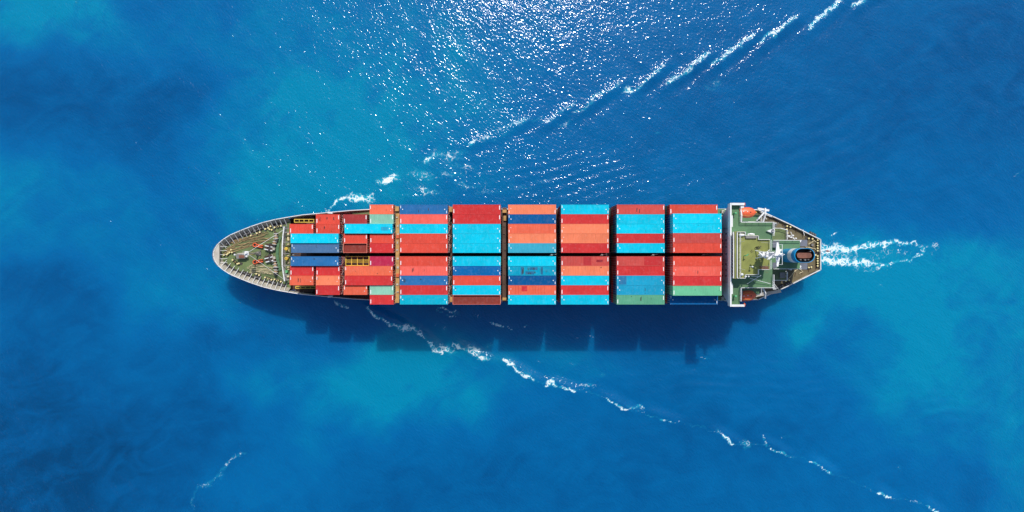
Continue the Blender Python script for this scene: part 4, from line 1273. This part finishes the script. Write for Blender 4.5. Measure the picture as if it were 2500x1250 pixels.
# wheelhouse
WZ = 25.0
wh = [(FX+0.1, 5.9), (FX+2.5, 5.9), (FX+2.5, 4.95), (60.0, 4.95), (60.0, 4.05), (62.8, 4.05), (62.8, -3.4), (60.0, -3.4), (60.0, -4.6), (FX+2.5, -4.6), (FX+2.5, -5.45), (FX+0.1, -5.45)]
whc = list(reversed(wh))
ab(MB().prism(whc, ND, WZ-0.25), "wheelhouse", M['white'])
ab(MB().prism([(x + (0.12 if x > 58 else -0.12), y*1.02) for x, y in whc], WZ-0.25, WZ), "wheelhouse_roof", M['olive'])
mb = MB()
for i in range(12):
    yy = -5.0 + i*0.88
    mb.box(FX+0.03, FX+0.12, yy, yy+0.66, ND+1.1, ND+1.95)
ab(mb, "bridge_window", M['glass'])
ab(MB().box(FX-0.28, FX-0.02, -5.4, 5.85, ND+0.35, ND+0.47).box(FX-0.28, FX+0.06, -5.45, 5.9, ND+2.3, ND+2.42), "front_catwalk", M['white'])
mb = MB()
def par_wall(pts, h, th):
    m_ = MB()
    for a, b in zip(pts, pts[1:]):
        m_.bar((a[0], a[1], WZ+h/2), (b[0], b[1], WZ+h/2), th*0.75, h)
    return m_
ab(par_wall([(FX+0.45, 5.85), (FX+2.45, 5.85), (FX+2.45, 4.9), (59.95, 4.9), (59.95, 4.0), (62.75, 4.0)], 0.45, 0.14), "roof_parapet", M['white'])
ab(par_wall([(62.75, -3.3), (60.0, -3.3), (60.0, -4.55), (FX+2.45, -4.55), (FX+2.45, -5.4), (FX+0.45, -5.4)], 0.45, 0.14), "roof_parapet", M['white'])
ab(par_wall([(FX+0.5, 5.8), (FX+0.5, -5.35)], 0.35, 0.22), "roof_parapet", M['white'])
railing([(FX+1.0, 5.6, WZ), (FX+1.0, -5.2, WZ)], th=0.08)
railing([(62.7, 3.9, WZ), (62.7, 1.2, WZ)], th=0.1); railing([(62.7, -1.0, WZ), (62.7, -3.2, WZ)], th=0.1)
# things standing on the wheelhouse roof
ab(MB().box(56.9, 59.6, 4.3, 4.75, WZ+0.003, WZ+0.45), "roof_duct", M['grey'])
ab(MB().ell((55.9, 5.1, WZ+0.35), .75,.33,.35).ell((58.6, 5.35, WZ-0.5), .7,.25,.3).box(57.8, 59.4, 5.1, 5.5, ND+1.6, ND+2.2), "raft_canister", M['mark'], smooth=False)
ab(MB().ell((55.9, -4.5, WZ+0.5), .35,.35,.35).cyl((55.9,-4.5,WZ),(55.9,-4.5,WZ+.4),.12,n=8).ell((56.9,-5.0,WZ+.3),.3,.2,.2).ell((57.6,-5.0,WZ+.3),.2,.2,.2), "satellite_dome", M['white'])
ab(MB().cyl((56.6,0.1,WZ),(56.6,0.1,WZ+1.6),.10,n=8).cyl((56.6,0.1,WZ+1.4),(57.0,0.5,WZ+1.7),.16,.1,n=8), "searchlight", M['greenbox'])
ab(MB().cyl((58.0,-2.6,WZ),(58.0,-2.6,WZ+1.2),.09,n=8).ell((58.1,-2.6,WZ+1.3),.26,.2,.2), "magnetic_compass", M['white'])
mb = MB()
for (x0, y0, dx_, dy_) in ((55.4, 3.6, 0.2, 0.9), (55.5, 3.3, -0.1, 0.3), (55.4, -3.0, 0.0, -0.3)):
    mb.bar((x0, y0, WZ), (x0+dx_, y0+dy_, WZ+3.2), 0.05)
ab(mb, "whip_antenna", M['white'])
rnd = random.Random(3)
coil = []
for i in range(60):
    t = i/60*6*math.pi
    rr = 0.45 + 0.12*math.sin(t*1.7)
    coil.append((59.3 + 0.018*i + rr*math.cos(t)*0.7, 1.8 + 0.006*i + rr*math.sin(t)*0.6, WZ+0.06+0.002*i))
o = MB().tube(coil, 0.05, 5).tube([(60.3,2.2,WZ+.06),(60.6,2.4,WZ+.06),(60.8,2.3,WZ+.06)],0.05,5).tube([(58.6,1.5,WZ+.06),(58.2,1.1,WZ+.06),(58.4,0.9,WZ+.06),(58.9,1.2,WZ+.06)],0.045,5).build("cable_coil", M['soot'])
tag(o, "loose coil of black cable lying on the olive wheelhouse roof", "cable")
mb = MB()
for i in range(7):
    mb.tube([(60.2+0.1*i, -2.55-0.12*i, WZ+0.08+0.01*i), (61.0, -2.45-0.1*i+0.08*math.sin(i*2), WZ+0.12), (62.5, -2.6-0.1*i, WZ+0.08+0.01*i)], 0.05, 5)
o = mb.build("signal_line", M['pipe']); tag(o, "rusty red lines bundled along the lower rear edge of wheelhouse roof", "rope")
o = MB().tube([(58.6,-5.5,ND+1.4),(64.1,-6.9,ND+0.5)],0.06,5).tube([(58.4,-6.9,ND+0.3),(61.0,-4.7,ND+2.2)],0.06,5).tube([(58.6,-5.0,ND+2.2),(61.0,-5.0,ND+1.8)],0.06,5).build("awning_spar", M['mark'], None)
tag(o, "two crossed white spars over the lower half of the navigation deck", "spar")
# liferaft cradle / dark ring pair by upper rear corner
ab(MB().add([(63.2,6.2,ND+.6),(65.0,6.9,ND+.6),(65.2,6.2,ND+.6),(65.0,5.5,ND+.6),(63.2,6.2,ND+.1),(65.0,6.9,ND+.1),(65.2,6.2,ND+.1),(65.0,5.5,ND+.1)],[(3,2,1,0),(4,5,6,7),(0,1,5,4),(1,2,6,5),(2,3,7,6),(3,0,4,7)]), "buoy_cradle", M['white'])
o = MB().torus((64.6, 6.2, ND+0.72), 0.34, 0.11).build("lifebuoy", M['slate'], None, True); tag(o, "dark grey lifebuoy in its white cradle at the rear of the navigation deck", "lifebuoy")
for (yy, w_) in ((12.75, "upper"), (-12.1, "lower")):
    o = MB().torus((FX+3.25, yy, ND+0.5), 0.36, 0.13, axis='x').build("lifebuoy", M['orange'], None, True)
    tag(o, "orange lifebuoy hung on the %s tip of the bridge wings" % w_, "lifebuoy", "orange lifebuoys on the wing tips")

# stairs behind the tower
def stairs(x, y, z0, z1, run, sgn, wid=0.8):
    mb = MB()
    n_ = 9
    for i in range(n_):
        t = i/(n_-1)
        mb.box(x-wid/2, x+wid/2, y+sgn*run*t-0.11, y+sgn*run*t+0.11, z0+(z1-z0)*t-0.03, z0+(z1-z0)*t)
    for s_ in (-1, 1):
        mb.bar((x+s_*wid/2, y, z0), (x+s_*wid/2, y+sgn*run, z1), 0.09, 0.2)
        mb.bar((x+s_*wid/2, y, z0+1), (x+s_*wid/2, y+sgn*run, z1+1), 0.08)
    ab(mb, "stairs", M['white'])
stairs(65.4, 5.0, 17.0, ND, 3.2, 1); stairs(65.4, -5.2, 17.0, ND, 3.0, -1)
stairs(65.5, 3.6, 15.0, 19.5, -2.8, 1)
ab(MB().box(AX1+0.004, AX1+1.7, ybot+1.2, ytop-0.6, 16.7, 17.0), "stair_landing", M['green2'])
railing([(AX1+1.65, ytop-0.7, 17), (AX1+1.65, ybot+1.3, 17)], th=0.13); railing([(AX1+1.7, ytop-0.7, 17), (AX1, ytop-0.7, 17)], th=0.13)
ab(MB().box(65.0, 65.9, 7.0, 7.6, 19.2, 20.0).box(65.0, 65.8, -7.4, -6.6, 18.2, 19.4).box(64.9,65.6,-5.4,-4.9,19,20), "vent_box", M['boot'])

# lower decks aft: boat deck, aft house, casing
BD = 13.4
ab(MB().box(FX+0.6, AX1+1.0, ytop+0.004, 10.9, BD-0.3, BD).box(FX+0.05, FX+4.0, 10.904, 12.5, BD-0.3, BD), "boat_deck", M['green2'])
ab(MB().box(FX+0.6, AX1+1.0, -10.2, ybot-0.004, BD-0.3, BD).box(FX+0.05, FX+4.0, -11.8, -10.204, BD-0.3, BD), "boat_deck", M['green2'])
ab(MB().box(FX+0.8, AX1+0.6, ytop+0.01, 9.6, 6.65, BD-0.303), "lower_house", M['wall'])
ab(MB().box(FX+0.8, AX1+0.6, -8.9, ybot-0.01, 6.65, BD-0.303), "lower_house", M['wall'])
railing([(FX+5.2, 9.0, BD), (AX1+0.9, 9.0, BD)], th=0.12); railing([(AX1+1.0, 10.8, BD), (AX1+1.0, ytop, BD)], th=0.12)
railing([(FX+1, -10.1, BD), (AX1+1.0, -10.1, BD), (AX1+1.0, ybot, BD)], th=0.12)
# forward side decks beside the last bay, with small cranes
for s_, y0, y1, nm in ((1, 8.6, 12.6, "upper"), (-1, -8.1, -11.9, "lower")):
    a0, a1 = sorted((y0, y1))
    ab(MB().box(51.9, FX-0.3, a0, a1, 9.7, 10.0), "forward_side_deck", M['green'])
    cr = empty("provision_crane", (56.6, (9.3 if s_ > 0 else -8.8), BD), 0, ship)
    MB().cyl((0,0,0),(0,0,1.5),.26,n=10).build("column", M['white'], cr)
    MB().bar((0,0,1.5),(-0.25,s_*3.1,1.8),0.42,0.3).bar((0,0,0.7),(-0.15,s_*1.9,1.6),0.16).bar((-.9,s_*2.9,1.6),(.7,s_*3.0,1.6),.2).build("jib", M['white'], cr)
    MB().bar((-0.25,s_*3.1,1.7),(-0.25,s_*3.1,0.6),0.08).build("hook_line", M['dark'], cr)
    MB().box(-1.3,-0.6,s_*2.4-0.4,s_*2.4+0.4,0.003,0.8).box(-1.4,-0.9,s_*1.2-0.3,s_*1.2+0.3,0.003,0.6).build("crane_motor", M['boot'], cr)
    railing([(51.95, (12.5 if s_ > 0 else -11.8), 10), (FX-0.4, (12.5 if s_ > 0 else -11.8), 10)], th=0.12)
# aft house
AZ = 12.0
ab(MB().prism([(AX1+1.7, -6.4), (73.1, -6.4), (73.1, -3.9), (73.1, 4.4), (73.1, 6.9), (71.5, 7.3), (AX1+1.7, 7.3)], 6.62, AZ-0.2), "aft_house", M['wall'])
ab(MB().prism([(AX1+1.7, -6.5), (73.25, -6.5), (73.25, 7.0), (71.5, 7.45), (AX1+1.7, 7.45)], AZ-0.2, AZ), "aft_house_roof", M['green'])
railing([(AX1+1.8, 7.4, AZ), (71.5, 7.4, AZ), (73.2, 6.9, AZ), (73.2, 4.4, AZ)], th=0.12)
railing([(AX1+1.8, -6.45, AZ), (73.2, -6.45, AZ), (73.2, -4.2, AZ)], th=0.12)
ab(MB().box(68.1, 69.3, 6.1, 7.0, AZ+0.003, AZ+0.9), "skylight_box", M['dark'])
ab(MB().box(71.6, 73.0, -5.9, -4.4, AZ+.003, AZ+.3), "skylight_box", M['grey'])
# casing with the funnel
CZ = 15.0
ab(MB().box(AX1+1.72, 75.4, -3.3, 4.05, 6.63, CZ-0.15), "engine_casing", M['wall'])
ab(MB().box(AX1+1.72, 75.5, -3.4, 4.15, CZ-0.15, CZ), "casing_roof", M['green2'])
railing([(68.0, 4.1, CZ), (75.4, 4.1, CZ)], th=0.12); railing([(68.0, -3.35, CZ), (75.4, -3.35, CZ)], th=0.12); 
ab(MB().box(67.0, 69.6, 2.2, 3.9, CZ+.003, CZ+.9).box(66.9, 69.0, -3.1, -1.7, CZ+.003, CZ+.9), "fan_housing", M['slate'])
ab(MB().box(76.2, 78.4, 2.6, 4.3, 6.62, 13.2), "vent_house", M['slate'])
ab(MB().box(76.2, 78.4, -3.55, -1.9, 6.62, 13.2), "vent_house", M['slate'])
ab(MB().box(75.5, 78.0, 0.0, 0.5, 12.0, 12.3).cyl((75.8,3.9,CZ-2),(75.8,3.9,CZ-.5),.3,n=10).cyl((75.8,-2.8,CZ-2),(75.8,-2.8,CZ-.5),.35,n=10), "vent_pipe", M['white'])
# funnel: stadium plan
FZ = 22.5
fu = empty("funnel", (72.75, 0.13, CZ), 0, ship)
def stadium(lx, ly, n_=14, ox=0.0, zf=None):
    pts = []
    r_ = ly/2; e = lx/2 - r_
    for i in range(n_+1):
        t = -math.pi/2 + math.pi*i/n_; pts.append((ox+e+r_*math.cos(t), r_*math.sin(t)))
    for i in range(n_+1):
        t = math.pi/2 + math.pi*i/n_; pts.append((ox-e+r_*math.cos(t), r_*math.sin(t)))
    return pts
def shell(rings_, name, mat, par, close=False):
    m_ = MB(); n_ = len(rings_[0])
    for r_ in rings_: m_.v += [tuple(p) for p in r_]
    for i in range(len(rings_)-1):
        for k in range(n_):
            m_.f.append((i*n_+k, i*n_+(k+1) % n_, (i+1)*n_+(k+1) % n_, (i+1)*n_+k))
    if close: m_.f.append(tuple(range((len(rings_)-1)*n_, len(rings_)*n_)))
    return m_.build(name, mat, par, True)
H_ = FZ - CZ
def ring(s, z, rake=0.0): return [(x, y, z + rake*x) for x, y in stadium(5.1*s, 3.55*s)]
shell([ring(1, 0), ring(1, H_-0.6, 0), ring(1.0, H_, -0.0), ring(0.94, H_+0.02), ring(0.93, H_-2.5)], "casing_shell", M['funnel'], fu)
shell([ring(1.012, H_-3.7), ring(1.012, H_-1.7)], "white_band", M['mark'], fu)
shell([ring(0.925, H_-2.2), ring(0.925, H_-0.02)], "inner_lining", M['soot'], fu)
MB().prism(stadium(4.7, 3.2), H_-2.4, H_-2.2).build("funnel_deck", M['soot'], fu)
mb = MB().prism([(x+0.1, y*1.0) for x, y in stadium(3.7, 1.35)], H_-2.18, H_-0.35)
mb.build("exhaust_trunk", M['pipe'], fu)
MB().cyl((-1.0,-1.05,H_-2.1),(-1.0,-1.05,H_+.1),.16,n=10).cyl((0.2,-1.1,H_-2.1),(0.2,-1.1,H_-.1),.2,n=10).cyl((0.9,-1.05,H_-2.1),(0.9,-1.05,H_+.2),.12,n=8).cyl((1.5,1.0,H_-2.1),(1.5,1.0,H_-.1),.15,n=8).build("exhaust_pipe", M['grey'], fu)
# radar mast
mr = empty("radar_mast", (60.9, 0.35, WZ), 0, ship)
mb = MB()
for sx in (-0.55, 0.55):
    for sy in (-0.5, 0.5):
        mb.bar((sx, sy, 0), (sx*0.45, sy*0.45, 8.2), 0.20)
for i in range(7):
    z0 = i*1.15; k0 = 1-0.55*z0/8.2; k1 = 1-0.55*(z0+1.15)/8.2
    for s_ in (-1, 1):
        mb.bar((-0.55*k0, s_*0.5*k0, z0), (0.55*k1, s_*0.5*k1, z0+1.15), 0.12)
        mb.bar((s_*0.55*k0, -0.5*k0, z0), (s_*0.55*k1, 0.5*k1, z0+1.15), 0.12)
        mb.bar((-0.55*k0, s_*0.5*k0, z0), (0.55*k0, s_*0.5*k0, z0), 0.12)
        mb.bar((s_*0.55*k0, -0.5*k0, z0), (s_*0.55*k0, 0.5*k0, z0), 0.12)
mb.build("lattice", M['mark'], mr)
MB().bar((-1.5, 1.0, 0), (-0.2, 0.3, 4.4), 0.16).bar((-1.5, -0.9, 0), (-0.2, -0.3, 4.4), 0.16).build("mast_strut", M['mark'], mr)
for z_, s_, a_ in ((3.0, -1, 15), (5.0, 1, -30)):
    MB().box(-1.2, 0.6, -0.65, 0.65, z_, z_+0.12).bar((-1.15,-.6,z_+.9),(-1.15,.6,z_+.9),.07).bar((-1.15,-.6,z_),(-1.15,-.6,z_+.9),.07).bar((-1.15,.6,z_),(-1.15,.6,z_+.9),.07).bar((-1.15,.6,z_+.9),(.5,.6,z_+.9),.07).bar((-1.15,-.6,z_+.9),(.5,-.6,z_+.9),.07).build("mast_platform", M['mark'], mr)
    sc = empty("radar_scanner", (-0.8, 0.0, z_+0.15), R(a_), mr)
MB().bar((-1.9, -1.05, 7.45), (1.15, 1.15, 7.45), 0.34, 0.3).cyl((-0.4,0,6.9),(-0.4,0,7.4),.2,n=8).build("radar_scanner", M['mark'], mr)
MB().bar((-2.3, 0.5, 3.8), (-0.7, -0.9, 3.8), 0.3, 0.28).cyl((-1.5,-.2,3.1),(-1.5,-.2,3.7),.2,n=8).bar((-1.5,-.2,3.1),(0,0,3.1),.25).build("radar_scanner", M['mark'], mr)
mb = MB()
mb.add([(-0.2,2.75,7.9),(0.15,2.75,7.9),(0.6,0.4,7.9),(0.6,-0.4,7.9),(0.15,-2.75,7.9),(-0.2,-2.75,7.9),(-0.45,-0.4,7.9),(-0.45,0.4,7.9),
        (-0.2,2.75,8.1),(0.15,2.75,8.1),(0.6,0.4,8.1),(0.6,-0.4,8.1),(0.15,-2.75,8.1),(-0.2,-2.75,8.1),(-0.45,-0.4,8.1),(-0.45,0.4,8.1)],
       [(0,1,2,3,4,5,6,7),(15,14,13,12,11,10,9,8)]+[(i,(i+1) % 8,8+(i+1) % 8,8+i) for i in range(8)])
mb.build("yard", M['mark'], mr)
MB().bar((0.8,-2.3,8.6),(0.8,2.3,8.6),.08).bar((0.15,2.3,8.0),(0.8,2.3,8.6),.07).bar((0.15,-2.3,8.0),(0.8,-2.3,8.6),.07).bar((0.6,0.6,8.0),(0.8,0.6,8.6),.07).bar((.6,-.6,8.),(.8,-.6,8.6),.07).build("yard_rail", M['mark'], mr)
MB().cyl((0.1,0,8.1),(0.1,0,11.0),.09,n=8).ell((0.1,0,9.3),.3,.3,.3).bar((-.5,0,10),(.7,0,10),.08).build("topmast", M['mark'], mr)
MB().box(-0.9,0.2,-0.3,0.25,8.13,8.5).ell((0.6,-0.05,8.5),.55,.35,.2).build("radome", M['mark'], mr)
mb = MB()
rnd = random.Random(11)
for i in range(16):
    zz = rnd.uniform(0.6, 6.2); yy = rnd.uniform(-0.9, 0.9); xx = rnd.uniform(-1.0, 0.6)
    mb.bar((xx, yy, zz), (xx+rnd.uniform(-.5, .5), yy+rnd.uniform(-.6, .6), zz+rnd.uniform(-.1, .3)), rnd.uniform(0.10, 0.2))
    if i % 4 == 0: mb.ell((xx, yy, zz+.3), .22, .22, .22, 8, 5)
mb.build("mast_fitting", M['mark'], mr)
for e in [o_ for o_ in mr.children if o_.type == 'EMPTY']: bpy.data.objects.remove(e)
# a pair of signal halyards
MB().tube([(0.1,2.4,8.0),(-0.6,3.0,1.0)],.02,4).tube([(0.1,-2.4,8.0),(-0.6,-2.8,1.0)],.02,4).build("halyard", M['mark'], mr)

# ------------------------------------------------------------------ lifeboats and davits
def lifeboat(loc, rz, label):
    r = empty("lifeboat", loc, rz)
    tag(r, label, "lifeboat", "orange lifeboats behind the bridge wings")
    def hull_ring(x, top):
        t = abs(x)/2.25
        w = 1.22*(1-t**3.2)**0.6 + 0.02
        out = []
        for i in range(17):
            a = math.pi*i/16
            if top: out.append((x, w*math.cos(a), 0.25 + (1.15-0.35*t*t)*math.sin(a)**0.8))
            else: out.append((x, w*math.cos(a), 0.25 - 1.15*(1-0.35*t*t)*math.sin(a)**0.8))
        return out
    for top, nm in ((True, "canopy"), (False, "boat_hull")):
        m_ = MB(); xs = [-2.25+4.5*i/18 for i in range(19)]
        for x in xs: m_.v += hull_ring(x*0.999, top)
        for i in range(18):
            for k in range(16):
                f = (i*17+k, i*17+k+1, (i+1)*17+k+1, (i+1)*17+k)
                m_.f.append(f if not top else f[::-1])
        m_.build(nm, M['boat'], r, True)
    mb = MB()
    pts = []
    for i in range(33):
        a = 2*math.pi*i/32
        x = 2.25*math.cos(a); t = abs(x)/2.25; w = 1.24*(1-min(1, t)**3.2)**0.6 + 0.05
        pts.append((x, w*(1 if math.sin(a) >= 0 else -1)*(1 if abs(math.sin(a)) > 1e-6 else 0), 0.25))
    mb.tube(pts, 0.07, 5); mb.build("fender", M['orange'], r)
    for xx in (-1.15, -0.15):
        MB().cyl((xx, 0.15, 1.3), (xx, 0.15, 1.42), .12, n=10).build("roof_hatch", M['mark'], r)
    MB().cyl((0.65, 0.0, 1.22), (0.65, 0.0, 1.40), .16, n=10).build("lookout_window", M['glass'], r)
    MB().box(-2.45, -2.2, -0.12, 0.12, 0.1, 1.0).box(2.15, 2.4, -0.12, 0.12, 0.1, 1.0).build("lifting_hook", M['yellow'], r)
    MB().tube([(-1.8,.75,.95),(0,.95,1.15),(1.7,.7,.95)],.04,5).tube([(-1.8,-.75,.95),(0,-.95,1.15),(1.7,-.7,.95)],.04,5).build("grab_rail", M['yellow'], r)
lifeboat((60.3, 11.2, 17.4), 0, "bright orange lifeboat at the upper end of the bridge")
lifeboat((60.4, -10.25, 17.4), R(6), "darker red-orange lifeboat at the lower end of the bridge")
def davit(x, y0, y1, sgn, mat=M['white']):
    r = empty("davit", (x, y0, BD), 0, ship)
    d = y1 - y0
    MB().bar((0,0,0),(0,0,5.2),0.3,0.26).bar((0,0,5.1),(sgn*0.25,d*0.55,6.0),0.34,0.28).bar((sgn*0.25,d*0.55,6.0),(sgn*0.3,d,5.7),0.3,0.25).build("arm", mat, r)
    MB().box(-0.3,0.3,-0.35,0.35,0,0.7).build("winch", M['yellow'], r)
    MB().bar((sgn*0.3,d,5.7),(sgn*0.3,d,4.6),0.05).build("fall_wire", M['dark'], r)
davit(58.6, 8.7, 11.6, -1); davit(64.2, 8.7, 12.2, 1)
davit(58.6, -8.2, -11.0, -1); davit(64.2, -8.2, -10.8, 1)
ab(MB().bar((63.7,9.2,BD+2.6),(66.5,12.0,BD+2.0),.34,.3).bar((64.2,12.4,BD+2),(67.2,11.9,BD+1.9),.5,.4), "davit_beam", M['white'])
o = MB().bar((64.6,-10.95,9.8),(73.0,-9.45,9.8),.75,.22).bar((64.6,-11.3,10.3),(73.0,-9.8,10.3),.06).bar((64.6,-10.6,10.3),(73.0,-9.1,10.3),.06).build("gangway", M['boot'])
tag(o, "long grey stowed gangway ladder beside the lower lifeboat", "gangway")

# ------------------------------------------------------------------ aft mooring deck
for (px, py, a) in [(1975,582,-10),(1984,583,-10),(1922,552,-25),(1930,554,-25),(1921,560,-25),(1923,569,-25),(1975,653,20),(1981,652,20),(1922,667,25),(1917,674,25),
                    (1927,684,25),(1919,686,25)]:
    bollard(px, py, 6.6, R(a), one=True)
for i, py in enumerate((586,593,599.5,606,612,625,631,637,643,649)):
    bollard(1996.5, py, 6.6, R(90), one=True)
bollard(1991.5, 622.5, 6.6, 0, one=True)
for (px, py, a) in [(1985,571,-27),(1900,537,-27),(1880,528,-27),(1985,668,26),(1905,700,26),(1925,692,26)]:
    fairlead(px, py, 6.6, R(a))
def aft_rope(pts, label, seed, mat=M['rope2'], n=3):
    rnd = random.Random(seed)
    mb = MB(); base = P(pts[0][0], pts[0][1], 6.72)
    for k in range(n):
        w = [P(px+rnd.uniform(-.8,.8), py+rnd.uniform(-1.5,1.5), 6.75+0.05*k) - base for px, py in pts]
        sm = []
        for i in range(len(w)-1):
            for j in range(5): sm.append(w[i].lerp(w[i+1], j/5))
        sm.append(w[-1]); mb.tube(sm, 0.07, 5)
    o = mb.build("mooring_rope", mat); o.location = base
    tag(o, label, "rope", "mooring ropes flaked out on the decks")
aft_rope([(1974,596),(1982,592),(1988,588),(1992,591)], "pale rope by the upper grey vent house on the aft deck", 1)
aft_rope([(1966,603),(1978,605),(1993,609)], "straight pale rope led to the stern bollards on the aft deck", 2, n=2)
aft_rope([(1924,682),(1932,672),(1938,664),(1950,656),(1945,652),(1960,664),(1950,668)], "zigzag tan rope on the lower side of the aft deck", 3, n=2)
mb = MB()
for (px, py, w, d) in ((1960,618,.9,2.2),(1984,598,.6,.6),(1958,606,1.4,.5)):
    p = P(px, py, 7.2); mb.cbox(p.x, p.y, 6.6, w, d, 0.6)
mb.build("deck_gear", M['grey'], ship)
railing([P(1854,519,7.0), P(1880,530,7.0)], par=ship, th=0.1)
mb = MB()
for (px, py) in ((1890,557),(1935,575),(1942,582),(1930,580),(1925,577),(1912,667),(1930,658),(1935,655)):
    p = P(px, py, 7.5); mb.cyl((p.x,p.y,6.6),(p.x,p.y,7.4),.16,n=8).ell((p.x+.15,p.y,7.5),.27,.22,.2,8,5)
mb.build("vent_cowl", M['mark'], ship)
mb = MB()
for a, b in (((1922,574),(1933,577)),((1933,577),(1938,584)),((1905,671),(1920,662)),((1908,668),(1918,663)),((1862,526),(1872,535)),((1850,541),(1866,548)),((1930,566),(1942,590)),((1960,560),(1964,575))):
    mb.tube([P(a[0],a[1],7.3), P(b[0],b[1],7.3)], .08, 5)
mb.build("deck_pipe", M['mark'], ship)
mb = MB()
for i in range(9):
    t = i/8
    p = P(1862+t*130, 519+t*61, 6.9); q = P(1858+t*134, 704-t*46, 6.9)
    mb.bar((p.x, p.y-.05, 6.62), (p.x+.15, p.y-1.1, 6.62), .12, .35); mb.bar((q.x, q.y+.05, 6.62), (q.x+.15, q.y+1.1, 6.62), .12, .35)
mb.build("deck_stiffener", M['brown'], ship)
# ensign
p = P(2000, 613, 7.5)
MB().cyl((p.x,p.y,6.6),(p.x+1.0,p.y,9.4),.07,n=8).build("ensign_staff", M['mark'], ship)
mb = MB(); nv = 9
for i in range(nv):
    t = i/(nv-1)
    mb.v += [(1.0-0.3+t*1.9, 0.05*math.sin(t*7)+0.22*(1-t), 2.55-0.5*t), (0.75-0.3+t*1.75, -0.2+0.12*math.sin(t*6+1)+.15*t, 1.75-0.1*t)]
for i in range(nv-1): mb.f.append((2*i, 2*i+2, 2*i+3, 2*i+1))
o = mb.build("ensign", M['red'], None, True); o.location = (p.x+.35, p.y, 6.6)
sol = o.modifiers.new("thickness", 'SOLIDIFY'); sol.thickness = 0.02
tag(o, "small red flag flying from the staff at the stern", "flag")
